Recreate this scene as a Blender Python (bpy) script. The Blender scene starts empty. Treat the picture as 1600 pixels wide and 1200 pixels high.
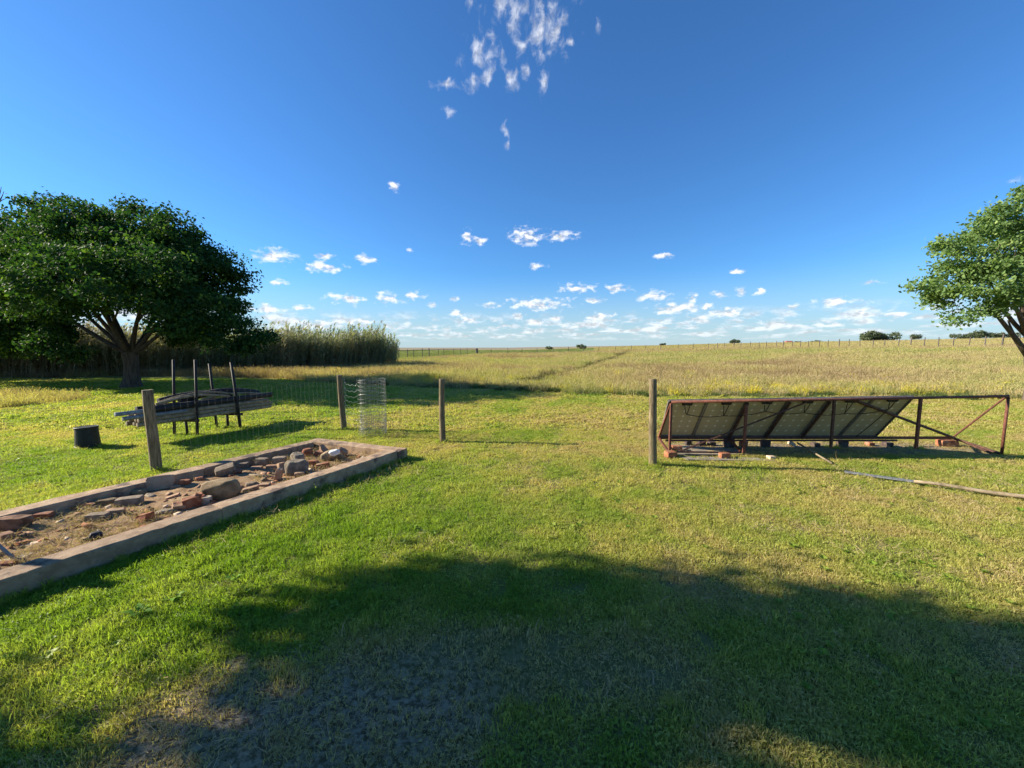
import bpy, math, random
import numpy as np
from mathutils import Vector, Matrix, Quaternion

R = math.radians
rng = np.random.default_rng(7)
random.seed(7)
SC = bpy.context.scene
COL = SC.collection

# ------------------------------------------------------------------ camera
F, CX, CY, HOR, CH = 610.0, 800.0, 600.0, 543.0, 1.7
PITCH = math.atan((CY - HOR) / F)
cd = bpy.data.cameras.new('camera'); cam = bpy.data.objects.new('camera', cd); COL.objects.link(cam)
cam.location = (0, 0, CH); cam.rotation_euler = (math.pi / 2 - PITCH, 0, 0)
cd.sensor_width = 36.0; cd.lens = 36.0 * F / 1600.0; cd.clip_start = 0.05; cd.clip_end = 20000
SC.camera = cam

# ------------------------------------------------------------------ light
SUN_EL = R(25.0)
sun_h = Vector((-1.0, 0.10, 0)).normalized()
SUN = Vector((sun_h.x * math.cos(SUN_EL), sun_h.y * math.cos(SUN_EL), math.sin(SUN_EL)))
ld = bpy.data.lights.new('sun', 'SUN'); ld.energy = 5.0; ld.angle = R(0.53); ld.color = (1.0, 0.90, 0.74)
sun = bpy.data.objects.new('sun', ld); COL.objects.link(sun)
sun.rotation_euler = SUN.to_track_quat('Z', 'Y').to_euler(); sun.location = (-30, 3, 20)

SC.view_settings.view_transform = 'Standard'; SC.view_settings.look = 'None'
SC.view_settings.exposure = 1.38; SC.view_settings.gamma = 1.0
SC.cycles.use_denoising = True
SC.cycles.max_bounces = 6; SC.cycles.transparent_max_bounces = 6
SC.cycles.diffuse_bounces = 3; SC.cycles.glossy_bounces = 2; SC.cycles.transmission_bounces = 3
SC.cycles.sample_clamp_indirect = 4.0


def px_dir(px, py):
    r, u = px - CX, CY - py
    cp, sp = math.cos(PITCH), math.sin(PITCH)
    return Vector((r, F * cp + u * sp, -F * sp + u * cp)).normalized()


def azel(px, py):
    d = px_dir(px, py)
    return math.atan2(d.x, d.y), math.asin(d.z)


W = bpy.data.worlds.new('World'); SC.world = W; W.use_nodes = True
wt = W.node_tree; wt.nodes.clear()


class NT:
    """tiny node-tree writer"""
    def __init__(s, t): s.t = t
    def n(s, kind, **kw):
        nd = s.t.nodes.new(kind)
        for k, v in kw.items(): setattr(nd, k, v)
        return nd
    def put(s, sock, v):
        if isinstance(v, bpy.types.NodeSocket): s.t.links.new(v, sock)
        elif v is not None: sock.default_value = v
    def m(s, op, a, b=None, c=None, clamp=False):
        nd = s.n('ShaderNodeMath', operation=op); nd.use_clamp = clamp
        s.put(nd.inputs[0], a)
        if b is not None: s.put(nd.inputs[1], b)
        if c is not None: s.put(nd.inputs[2], c)
        return nd.outputs[0]
    def v(s, op, a, b=None, c=None):
        nd = s.n('ShaderNodeVectorMath', operation=op)
        s.put(nd.inputs[0], a)
        if b is not None: s.put(nd.inputs[1], b)
        if c is not None: s.put(nd.inputs[2], c)
        return nd.outputs[1] if op in ('LENGTH', 'DISTANCE', 'DOT_PRODUCT') else nd.outputs[0]
    def noise(s, vec, scale, detail=3, rough=.5, color=False, dist=0.0):
        nd = s.n('ShaderNodeTexNoise'); s.put(nd.inputs['Vector'], vec)
        nd.inputs['Scale'].default_value = scale; nd.inputs['Detail'].default_value = detail
        nd.inputs['Roughness'].default_value = rough; nd.inputs['Distortion'].default_value = dist
        return nd.outputs['Color'] if color else nd.outputs['Fac']
    def ss(s, x, a, b, lo=0.0, hi=1.0):
        nd = s.n('ShaderNodeMapRange', interpolation_type='SMOOTHSTEP')
        s.put(nd.inputs['Value'], x)
        for k, v in zip(('From Min', 'From Max', 'To Min', 'To Max'), (a, b, lo, hi)): nd.inputs[k].default_value = v
        return nd.outputs[0]
    def mix(s, f, a, b, mode='MIX'):
        nd = s.n('ShaderNodeMix', data_type='RGBA', blend_type=mode); nd.clamp_factor = True
        s.put(nd.inputs[0], f)
        s.put(nd.inputs[6], a if not isinstance(a, tuple) else (*a[:3], 1))
        s.put(nd.inputs[7], b if not isinstance(b, tuple) else (*b[:3], 1))
        return nd.outputs[2]
    def ramp(s, f, stops):
        nd = s.n('ShaderNodeValToRGB'); s.put(nd.inputs[0], f); e = nd.color_ramp.elements
        while len(e) < len(stops): e.new(.5)
        for el, (p, c) in zip(e, stops): el.position = p; el.color = (*c, 1)
        return nd.outputs[0]


def build_world():
    N = NT(wt)
    tc = N.n('ShaderNodeTexCoord').outputs['Generated']
    sky = N.n('ShaderNodeTexSky', sky_type='NISHITA'); sky.sun_disc = False
    sky.sun_elevation = SUN_EL; sky.sun_rotation = math.atan2(SUN.x, SUN.y)
    sky.altitude = 1300; sky.air_density = 1.25; sky.dust_density = 0.5; sky.ozone_density = 3.0
    skyc = N.v('MULTIPLY', sky.outputs[0], (.43, .82, 1.22))
    sep = N.n('ShaderNodeSeparateXYZ'); N.put(sep.inputs[0], N.v('NORMALIZE', tc))
    az = N.m('ARCTAN2', sep.outputs[0], sep.outputs[1]); el = N.m('ARCSINE', sep.outputs[2])
    cmb = N.n('ShaderNodeCombineXYZ'); N.put(cmb.inputs[0], az); N.put(cmb.inputs[1], el)
    p = cmb.outputs[0]
    # warp
    w1 = N.v('SUBTRACT', N.noise(p, 38, 3, .6, True), (.5, .5, .5))
    pw = N.v('MULTIPLY_ADD', w1, (.020, .010, 0), p)

    def group(blobs, pv):
        cur = None
        for (bx, by, rx, ry) in blobs:
            a, e = azel(bx, by)
            s = math.cos(math.hypot(math.atan((bx - CX) / F), math.atan((by - CY) / F)))
            rx *= 1.08; ry *= 1.2; sx = rx / F * math.cos(a) ** 2 / max(math.cos(e), .2) * 1.0; sy = ry / F * s
            off = N.v('MULTIPLY_ADD', pv, (1 / sx, 1 / sy, 0), (-a / sx, -e / sy, 0))
            d = N.v('LENGTH', off)
            cur = d if cur is None else N.m('MINIMUM', cur, d)
        return cur
    cum = [(428, 400, 34, 12), (505, 418, 34, 9), (508, 399, 18, 5), (572, 405, 20, 8), (434, 443, 18, 6), (614, 291, 9, 7),
           (730, 371, 11, 10), (749, 376, 13, 6), (822, 369, 25, 14), (876, 369, 26, 8), (837, 416, 18, 5), (1037, 399, 18, 5),
           (540, 467, 35, 8), (606, 466, 26, 9), (647, 462, 20, 7), (415, 483, 38, 8), (470, 482, 18, 6), (708, 467, 9, 4),
           (676, 476, 9, 4), (765, 477, 15, 5), (712, 490, 14, 6), (730, 500, 28, 6), (900, 451, 32, 7), (965, 450, 20, 6),
           (928, 469, 17, 5), (840, 475, 58, 10), (812, 493, 14, 5), (835, 503, 22, 6), (1023, 463, 30, 9), (1060, 482, 44, 10),
           (1083, 465, 10, 9), (1135, 488, 40, 8), (1160, 455, 10, 8), (1186, 456, 10, 6), (1125, 459, 14, 6), (1103, 480, 12, 8),
           (935, 495, 26, 6), (1305, 473, 54, 9), (1240, 480, 13, 5), (1340, 488, 27, 6), (1357, 441, 22, 5), (1400, 492, 26, 8),
           (1150, 424, 18, 3), (560, 502, 30, 6), (490, 508, 50, 9), (1210, 505, 30, 6), (1300, 507, 26, 5), (1465, 480, 20, 5),
           (640, 392, 6, 4), (1090, 497, 24, 5), (870, 497, 12, 4)]
    wis = [(845, 45, 40, 40), (800, 20, 30, 26), (815, 70, 14, 14), (757, 84, 30, 27), (762, 115, 10, 16), (739, 127, 11, 15),
           (700, 131, 26, 7), (800, 130, 10, 14), (825, 113, 9, 12), (850, 126, 9, 15), (790, 208, 5, 12), (791, 226, 5, 8),
           (705, 173, 13, 8), (933, 40, 6, 10), (737, 4, 9, 10), (1578, 283, 30, 9), (890, 65, 8, 6)]
    d1 = group(cum, pw)
    nA = N.noise(N.v('MULTIPLY', pw, (1, 1.7, 1)), 46, 5, .55)
    pS = N.v('ADD', pw, (.005, -.008, 0))
    nB = N.noise(N.v('MULTIPLY', pS, (1, 1.7, 1)), 46, 5, .55)
    m1 = N.m('ADD', N.m('SUBTRACT', 1.0, d1), N.m('MULTIPLY', N.m('SUBTRACT', nA, .50), 3.0))
    m1 = N.ss(m1, .02, 1.1)
    # wisps
    d2 = group(wis, pw)
    nW = N.noise(N.v('MULTIPLY', pw, (1.15, .9, 1)), 30, 6, .58, dist=.3)
    m2 = N.m('ADD', N.m('SUBTRACT', 1.0, d2), N.m('MULTIPLY', N.m('SUBTRACT', nW, .52), 4.0))
    m2 = N.m('MULTIPLY', N.ss(m2, 0.0, 1.9), .92)
    # low band of small far cumulus all round the horizon
    sc = N.m('DIVIDE', 1.0, N.m('MAXIMUM', N.m('ADD', el, .035), .01))
    cb = N.n('ShaderNodeCombineXYZ'); N.put(cb.inputs[0], N.m('MULTIPLY', az, 16.0)); N.put(cb.inputs[1], N.m('MULTIPLY', sc, .42))
    nC = N.noise(cb.outputs[0], 1.0, 5, .6)
    band = N.m('MULTIPLY', N.ss(el, .012, .03), N.ss(el, .055, .095, 1, 0))
    m3 = N.m('MULTIPLY', N.m('MULTIPLY', N.ss(nC, .43, .64), band), .85)
    mask = N.m('MAXIMUM', N.m('MAXIMUM', m1, m2), m3)
    fade = N.ss(el, .0, .07, .6, 1.0)
    mask = N.m('MULTIPLY', mask, fade)
    light = N.m('MULTIPLY_ADD', N.m('SUBTRACT', nA, nB), 1.9, .90)
    light = N.m('MINIMUM', N.m('MAXIMUM', light, .62), 1.05)
    cc = N.v('MULTIPLY', (9.0, 9.1, 9.5), None) if False else N.v('SCALE', (6.9, 7.05, 7.4))
    sc_node = cc.node; N.put(sc_node.inputs['Scale'], light)
    # pale air close to the horizon
    hz = N.ss(el, -.03, .19, .88, 0.0)
    skyc = N.mix(hz, skyc, (3.6, 4.5, 5.0))
    col = N.mix(mask, skyc, cc)
    bg = N.n('ShaderNodeBackground'); N.put(bg.inputs[0], col); bg.inputs[1].default_value = 0.06
    out = N.n('ShaderNodeOutputWorld'); wt.links.new(bg.outputs[0], out.inputs[0])


build_world()
try:
    W.cycles.sampling_method = 'MANUAL'; W.cycles.sample_map_resolution = 1024
except Exception: pass

# ------------------------------------------------------------------ numpy noise and terrain
def vnoise(x, y, scale, seed=0):
    x = np.asarray(x, float) / scale; y = np.asarray(y, float) / scale
    xi = np.floor(x).astype(np.int64); yi = np.floor(y).astype(np.int64)
    fx = x - xi; fy = y - yi; fx = fx * fx * (3 - 2 * fx); fy = fy * fy * (3 - 2 * fy)
    def h(a, b):
        n = (a * 374761393 + b * 668265263 + seed * 974634777) & 0x7fffffff
        n = ((n ^ (n >> 13)) * 1274126177) & 0x7fffffff
        return ((n ^ (n >> 16)) & 0xffff) / 65535.0
    return (h(xi, yi) * (1 - fx) + h(xi + 1, yi) * fx) * (1 - fy) + (h(xi, yi + 1) * (1 - fx) + h(xi + 1, yi + 1) * fx) * fy


def fbm(x, y, scale, seed=0, o=3):
    t = 0; a = 1; s = 0
    for i in range(o):
        t = t + a * vnoise(x, y, scale / 2 ** i, seed + i); s += a; a *= .5
    return t / s


def sstep(x, a, b):
    t = np.clip((np.asarray(x, float) - a) / (b - a), 0, 1); return t * t * (3 - 2 * t)


def H(x, y):
    x = np.asarray(x, float); y = np.asarray(y, float)
    sp = 4.0 * np.log1p(np.exp(np.clip((x - 8) / 4.0, -30, 30)))
    rise = 19.0 * (1 - np.exp(-sp * .035 / 19.0)) * sstep(y, 10, 40)
    near = (fbm(x, y, 1.6, 3) - .5) * .05 * sstep(y, 0, 3)
    mid = (fbm(x, y, 9, 11) - .5) * .12 * sstep(y, 14, 30) * (1 - sstep(y, 200, 500))
    return rise + near + mid


def Hs(x, y): return float(H(x, y))


def G(px, py, z=0.0):
    """world point where the sight line of a picture position meets height z"""
    d = px_dir(px, py); t = (z - CH) / d.z
    return Vector((d.x * t, d.y * t, z))


def GT(px, Y):
    """ground point in direction px at distance Y"""
    x = (px - CX) / F * Y / math.cos(PITCH) * 1.0
    return Vector((x, Y, Hs(x, Y)))


def VH(base, py):
    """height above datum at which the vertical through base reaches picture row py"""
    d = px_dir(CX, py); return CH + d.z / d.y * base[1]


EDGE_PX = np.array([-900, 0, 200, 400, 500, 600, 700, 820, 900, 1000, 1150, 1300, 1600, 2600])
EDGE_Y = np.array([20, 21, 23.4, 22.0, 19.0, 17.0, 16.0, 14.8, 14.2, 13.4, 13.1, 13.2, 12.9, 12.5])
PATH = np.array([[.70, 18.3], [2.36, 22.4], [3.7, 25], [7.3, 34.6], [10.6, 43], [18.3, 65], [27, 92]])


def seg_dist(x, y, P):
    best = np.full(np.shape(x), 1e9)
    for a, b in zip(P[:-1], P[1:]):
        d = b - a; t = np.clip(((x - a[0]) * d[0] + (y - a[1]) * d[1]) / (d @ d), 0, 1)
        best = np.minimum(best, np.hypot(x - a[0] - t * d[0], y - a[1] - t * d[1]))
    return best


def lawn_mask(x, y):
    """1 on mown lawn, 0 in the tall field"""
    px = CX + F * x / np.maximum(y, .5)
    e = np.interp(px, EDGE_PX, EDGE_Y) + (fbm(x, y, 1.2, 21) - .5) * 1.3
    m = (y < e).astype(float)
    patch = ((x + 17.6) / 3.5) ** 2 + ((y - 12.0) / 2.0) ** 2 + (fbm(x, y, 1.0, 5) - .5) < 1
    return np.where(patch, 0.0, m)


def bare_mask(x, y):
    """worn grey soil in the foreground"""
    a = np.exp(-(((x + .95) / .85) ** 2 + ((y - 1.55) / .42) ** 2) ** 1.2)
    b = np.exp(-(((x + .1) / .75) ** 2 + ((y - 1.95) / .26) ** 2) ** 1.2)
    c = .6 * np.exp(-(((x - 2.9) / .5) ** 2 + ((y - 2.0) / .22) ** 2))
    u_ = .9 * sstep(x, 2.5, 3.0) * (1 - sstep(x, 7.4, 8.2)) * sstep(y, 5.95, 6.2) * (1 - sstep(y, 6.75, 7.0))  # bare soil under the rack, put in partly to deepen the shade there
    m = np.maximum(np.maximum(np.maximum(a, b), c), u_)
    return np.clip(m * 1.3 + (fbm(x, y, .22, 31) - .5) * .9 * (m > .05), 0, 1)


def fence_y(x):
    return np.interp(x, [-60, -14.5, -8, 0, 32, 48, 54, 140], [40, 50, 86, 92, 92, 74, 41, 20])


# ------------------------------------------------------------------ object helpers
def tag(o, label=None, cat=None, group=None, kind=None):
    if label: o['label'] = label
    if cat: o['category'] = cat
    if group: o['group'] = group
    if kind: o['kind'] = kind
    return o


def empty(name, loc, label, cat, group=None, rz=0.0):
    o = bpy.data.objects.new(name, None); COL.objects.link(o); o.location = loc; o.rotation_euler = (0, 0, rz)
    o.empty_display_size = .1
    return tag(o, label, cat, group)


class MB:
    """collects verts and faces, links them as one mesh object (world coords minus parent origin)"""
    def __init__(s): s.v = []; s.f = []; s.mi = []
    def add(s, vs, fs, mi=0):
        b = len(s.v); s.v += [tuple(v) for v in vs]; s.f += [tuple(i + b for i in f) for f in fs]; s.mi += [mi] * len(fs)
        return s
    def tube(s, pts, r, n=8, r2=None, cap=True, mi=0, jit=0.0):
        pts = [Vector(p) for p in pts]; k = len(pts); r2 = r if r2 is None else r2
        vs = []; up = None
        for i, p in enumerate(pts):
            d = (pts[min(i + 1, k - 1)] - pts[max(i - 1, 0)])
            d = d.normalized() if d.length > 1e-9 else Vector((0, 0, 1))
            if up is None:
                up = d.orthogonal().normalized()
            up = (up - d * up.dot(d)).normalized() if (up - d * up.dot(d)).length > 1e-6 else d.orthogonal().normalized()
            sd = d.cross(up); rr = r + (r2 - r) * i / max(k - 1, 1)
            if callable(jit): pass
            for j in range(n):
                a = 2 * math.pi * j / n; q = rr * (1 + (random.uniform(-jit, jit) if jit else 0))
                vs.append(p + (up * math.cos(a) + sd * math.sin(a)) * q)
        fs = [(i * n + j, i * n + (j + 1) % n, (i + 1) * n + (j + 1) % n, (i + 1) * n + j) for i in range(k - 1) for j in range(n)]
        if cap: fs += [tuple(range(n - 1, -1, -1)), tuple((k - 1) * n + j for j in range(n))]
        return s.add(vs, fs, mi)
    def bar(s, a, b, w, h, up=Vector((0, 0, 1)), mi=0):
        a = Vector(a); b = Vector(b); d = (b - a).normalized()
        sd = d.cross(up)
        sd = sd.normalized() if sd.length > 1e-6 else d.orthogonal().normalized()
        u = sd.cross(d).normalized(); vs = []
        for p in (a, b):
            for sx, sz in ((-1, -1), (1, -1), (1, 1), (-1, 1)): vs.append(p + sd * w / 2 * sx + u * h / 2 * sz)
        return s.add(vs, [(3, 2, 1, 0), (4, 5, 6, 7), (0, 1, 5, 4), (1, 2, 6, 5), (2, 3, 7, 6), (3, 0, 4, 7)], mi)
    def build(s, name, mats, parent=None, smooth=False, bevel=0.0, origin=None):
        me = bpy.data.meshes.new(name)
        org = Vector(origin) if origin is not None else Vector((0, 0, 0))
        o = bpy.data.objects.new(name, me)
        if parent is not None:
            pm = parent.matrix_world.copy()
            if parent.parent is None:
                pm = Matrix.Translation(parent.location) @ parent.rotation_euler.to_matrix().to_4x4()
            else:
                pm = Matrix.Translation(parent.parent.location) @ parent.parent.rotation_euler.to_matrix().to_4x4() @ Matrix.Translation(parent.location)
            inv = pm.inverted(); vs = [inv @ Vector(v) for v in s.v]
        else: vs = [Vector(v) - org for v in s.v]; o.location = org
        me.from_pydata([tuple(v) for v in vs], [], s.f)
        mats = mats if isinstance(mats, (list, tuple)) else [mats]
        for m_ in mats: me.materials.append(m_)
        me.polygons.foreach_set('material_index', s.mi)
        if smooth: me.polygons.foreach_set('use_smooth', [True] * len(me.polygons))
        me.update()
        COL.objects.link(o)
        if parent is not None: o.parent = parent
        if bevel:
            b = o.modifiers.new('bevel', 'BEVEL'); b.width = bevel; b.segments = 2; b.limit_method = 'ANGLE'
        return o


def np_mesh(name, V, Fq, mat=None, smooth=False):
    """V (n,3); Fq (m,k) constant-size faces"""
    me = bpy.data.meshes.new(name); V = np.asarray(V, np.float32); Fq = np.asarray(Fq, np.int32)
    me.vertices.add(len(V)); me.vertices.foreach_set('co', V.ravel())
    k = Fq.shape[1]; me.loops.add(Fq.size); me.loops.foreach_set('vertex_index', Fq.ravel())
    me.polygons.add(len(Fq)); me.polygons.foreach_set('loop_start', np.arange(0, Fq.size, k, dtype=np.int32))
    me.update(calc_edges=True)
    if smooth: me.polygons.foreach_set('use_smooth', np.ones(len(Fq), bool))
    if mat: me.materials.append(mat)
    return me


# ------------------------------------------------------------------ materials
def new_mat(name):
    m = bpy.data.materials.new(name); m.use_nodes = True; m.node_tree.nodes.clear()
    N = NT(m.node_tree); out = N.n('ShaderNodeOutputMaterial'); return m, N, out


def surf(name, c1, c2, scale=8, rough=.8, bump=.3, stretch=(1, 1, 1), c3=None, s3=3, lo=.35, hi=.65, metal=0, spec=.3, bscale=None, bdist=.01, th=.55):
    m, N, out = new_mat(name)
    co = N.n('ShaderNodeTexCoord').outputs['Object']
    oi = N.n('ShaderNodeObjectInfo').outputs['Random']
    co = N.v('ADD', co, N.v('SCALE', (7.1, 3.3, 5.7))); co.node.inputs[1].links[0].from_node.inputs['Scale'].default_value = 1
    N.put(co.node.inputs[1].links[0].from_node.inputs['Scale'], oi)
    cs = N.v('MULTIPLY', co, stretch)
    f = N.ss(N.noise(cs, scale, 6, .65), lo, hi)
    col = N.mix(f, c1, c2)
    if c3: col = N.mix(N.ss(N.noise(co, s3, 5, .6), th, th + .12), col, c3)
    hv = N.n('ShaderNodeHueSaturation'); N.put(hv.inputs['Color'], col)
    N.put(hv.inputs['Value'], N.m('MULTIPLY_ADD', oi, .3, .85))
    b = N.n('ShaderNodeBsdfPrincipled'); N.put(b.inputs['Base Color'], hv.outputs[0])
    b.inputs['Roughness'].default_value = rough; b.inputs['Metallic'].default_value = metal
    b.inputs['Specular IOR Level'].default_value = spec
    if bump:
        bp = N.n('ShaderNodeBump'); bp.inputs['Strength'].default_value = bump; bp.inputs['Distance'].default_value = bdist
        N.put(bp.inputs['Height'], N.noise(cs, bscale or scale * 2.5, 6, .7)); N.put(b.inputs['Normal'], bp.outputs[0])
    N.t.links.new(b.outputs[0], out.inputs[0]); return m


def leafy(name, stops, trans=.4, rough=.55, attr='tint', inst=True, tscale=(1.25, 1.35, .5), var=.35, spec=.25):
    """leaf or blade shader: colour from the tint carried by each clump or leaf"""
    m, N, out = new_mat(name)
    at = N.n('ShaderNodeAttribute', attribute_type='INSTANCER' if inst else 'GEOMETRY', attribute_name=attr).outputs['Fac']
    col = N.ramp(at, stops)
    geo = N.n('ShaderNodeNewGeometry')
    n = N.noise(geo.outputs['Position'], 21.0, 2, .6)
    hv = N.n('ShaderNodeHueSaturation'); N.put(hv.inputs['Color'], col)
    rnd = geo.outputs['Random Per Island']
    v = N.m('MULTIPLY_ADD', rnd, var, 1 - var / 2)
    N.put(hv.inputs['Value'], N.m('MULTIPLY', v, N.m('MULTIPLY_ADD', n, .7, .65)))
    c = hv.outputs[0]
    b = N.n('ShaderNodeBsdfPrincipled'); N.put(b.inputs['Base Color'], c); b.inputs['Roughness'].default_value = rough
    b.inputs['Specular IOR Level'].default_value = spec
    tr = N.n('ShaderNodeBsdfTranslucent'); N.put(tr.inputs[0], N.v('MULTIPLY', c, tscale))
    mx = N.n('ShaderNodeMixShader'); mx.inputs[0].default_value = trans
    N.t.links.new(b.outputs[0], mx.inputs[1]); N.t.links.new(tr.outputs[0], mx.inputs[2]); N.t.links.new(mx.outputs[0], out.inputs[0])
    return m


LAWN_STOPS = [(0, (.50, .40, .18)), (.3, (.44, .42, .115)), (.55, (.30, .36, .065)), (1, (.17, .28, .025))]
FIELD_STOPS = [(0, (.27, .195, .115)), (.2, (.38, .295, .165)), (.45, (.40, .345, .15)), (.72, (.28, .285, .10)), (.86, (.12, .155, .05)), (.92, (.10, .09, .045)), (.96, (.10, .09, .045)), (1, (.60, .50, .05))]
M = {}
M['lawn'] = leafy('lawn_blades', LAWN_STOPS, .5, tscale=(1.25, 1.3, .6))
M['field'] = leafy('field_grass', FIELD_STOPS, .38, rough=.7)
M['straw'] = leafy('straw', [(0, (.30, .21, .115)), (1, (.46, .36, .21))], .2, rough=.8)
M['reed'] = leafy('reed', [(0, (.42, .34, .20)), (.5, (.27, .30, .185)), (1, (.19, .24, .14))], .42, tscale=(1.2, 1.2, .6))
M['leaf_dark'] = leafy('leaf_dark', [(0, (.018, .050, .018)), (.6, (.034, .088, .022)), (1, (.13, .21, .035))], .32, inst=False, rough=.7, spec=.12)
M['leaf_mid'] = leafy('leaf_mid', [(0, (.035, .075, .018)), (.6, (.065, .12, .025)), (1, (.15, .22, .035))], .42, inst=False, rough=.6, spec=.12)
M['leaf_light'] = leafy('leaf_light', [(0, (.10, .17, .06)), (.6, (.16, .245, .08)), (1, (.27, .35, .12))], .45, inst=False, rough=.6, spec=.15)
M['leaf_far'] = leafy('leaf_far', [(0, (.08, .10, .055)), (1, (.12, .15, .075))], .3, inst=False)
M['weed'] = leafy('weed_leaf', [(0, (.10, .22, .02)), (1, (.16, .32, .03))], .4, inst=False)
M['bark'] = surf('bark', (.055, .042, .032), (.12, .095, .07), 5, .9, .9, (3, 3, .6), bdist=.03)
M['post'] = surf('weathered_post', (.075, .054, .03), (.23, .18, .105), 16, .85, 1.0, (5, 5, .3), c3=(.12, .12, .058), s3=5, bdist=.006)
M['pole'] = surf('weathered_pole', (.15, .115, .07), (.28, .22, .14), 12, .85, .5, (1, 1, 1), bdist=.006)
M['creosote'] = surf('creosoted_wood', (.010, .009, .010), (.030, .026, .024), 14, .7, .5, bdist=.005)
M['galv'] = surf('galvanised_pipe', (.13, .14, .145), (.24, .25, .25), 20, .6, .2, metal=.15)
M['rubber'] = surf('black_rubber', (.012, .012, .013), (.03, .03, .032), 9, .6, .3)
M['concrete'] = surf('kerb_concrete', (.25, .165, .10), (.36, .255, .16), 9, .9, .9, c3=(.11, .075, .055), s3=4, bscale=50, bdist=.006)
M['brick'] = surf('red_brick', (.20, .07, .035), (.34, .145, .07), 14, .9, .7, c3=(.26, .17, .11), s3=9, bdist=.006)
M['brick_tan'] = surf('tan_brick', (.24, .145, .085), (.36, .24, .15), 14, .9, .6, c3=(.30, .13, .07), s3=7, bdist=.006)
M['brick_grey'] = surf('grey_block', (.14, .105, .07), (.26, .20, .14), 16, .9, .6, bdist=.006)
M['brick_dull'] = surf('dull_brick', (.13, .065, .035), (.24, .13, .075), 12, .95, .7, c3=(.22, .15, .09), s3=9, bdist=.006)
M['brick_shade'] = surf('shade_brick', (.05, .035, .03), (.10, .075, .06), 14, .95, .5)  # brick colour darkened to carry the shade beneath the solar rack
M['stone'] = surf('brown_stone', (.15, .10, .05), (.29, .21, .115), 6, .9, .8, c3=(.12, .10, .085), s3=3, bdist=.02)
M['rubble'] = surf('concrete_rubble', (.15, .12, .085), (.28, .23, .165), 12, .95, 1.0, bdist=.015)
M['soil'] = surf('bed_soil', (.23, .145, .08), (.40, .275, .16), 7, 1, 1.0, c3=(.17, .105, .07), s3=2.2, bscale=40, bdist=.02, spec=.05)
M['white'] = surf('white_cloth', (.5, .48, .45), (.7, .68, .64), 12, .9, .5)
M['plaster'] = surf('pale_plaster', (.38, .29, .20), (.52, .42, .30), 15, .9, .4)
M['rust'] = surf('rusty_steel', (.085, .030, .019), (.16, .060, .037), 22, .75, .4, c3=(.08, .035, .025), s3=12, bdist=.003)
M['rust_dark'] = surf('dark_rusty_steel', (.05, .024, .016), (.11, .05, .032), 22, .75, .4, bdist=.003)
M['alu'] = surf('panel_frame_metal', (.13, .12, .105), (.22, .20, .175), 18, .5, .1, metal=.5)
M['glass'] = surf('solar_glass', (.012, .018, .05), (.02, .03, .075), 6, .12, 0, spec=.6)
M['board'] = surf('grey_board', (.15, .135, .11), (.25, .22, .18), 6, .9, .4, c3=(.30, .24, .12), s3=5)
M['wire'] = surf('galvanised_wire', (.16, .165, .16), (.28, .28, .26), 30, .4, 0, metal=.5)
M['plastic'] = surf('black_plastic', (.010, .012, .010), (.022, .025, .020), 10, .55, .2)
M['far_post'] = surf('fence_steel', (.06, .05, .045), (.13, .115, .10), 10, .8, .1)
M['wall'] = surf('pale_wall', (.5, .45, .4), (.6, .55, .5), 2, .9, .1)
M['roof'] = surf('red_roof', (.22, .07, .05), (.28, .1, .07), 2, .8, .1)


def panel_back():
    m, N, out = new_mat('panel_backsheet')
    uv = N.n('ShaderNodeUVMap').outputs[0]
    s = N.n('ShaderNodeSeparateXYZ'); N.put(s.inputs[0], N.v('MULTIPLY', uv, (4, 7, 1)))
    fx = N.m('SUBTRACT', N.m('FRACT', N.m('ADD', s.outputs[0], .5)), .5); fy = N.m('SUBTRACT', N.m('FRACT', N.m('ADD', s.outputs[1], .5)), .5)
    ax, ay = N.m('ABSOLUTE', fx), N.m('ABSOLUTE', fy)
    dia = N.m('LESS_THAN', N.m('ADD', ax, ay), .17)
    line = N.m('LESS_THAN', N.m('MINIMUM', ax, ay), .02)
    co = N.n('ShaderNodeTexCoord').outputs['Object']
    base = N.mix(N.noise(co, 3, 4), (.33, .27, .15), (.44, .37, .22))
    c = N.mix(N.m('MULTIPLY', line, .25), base, (.6, .58, .5)); c = N.mix(N.m('MULTIPLY', dia, .55), c, (.85, .82, .7))  # cell gaps and diamonds, lightened in the colour for light shining through
    b = N.n('ShaderNodeBsdfPrincipled'); N.put(b.inputs['Base Color'], c); b.inputs['Roughness'].default_value = .5
    N.t.links.new(b.outputs[0], out.inputs[0]); return m


M['back'] = panel_back()

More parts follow.
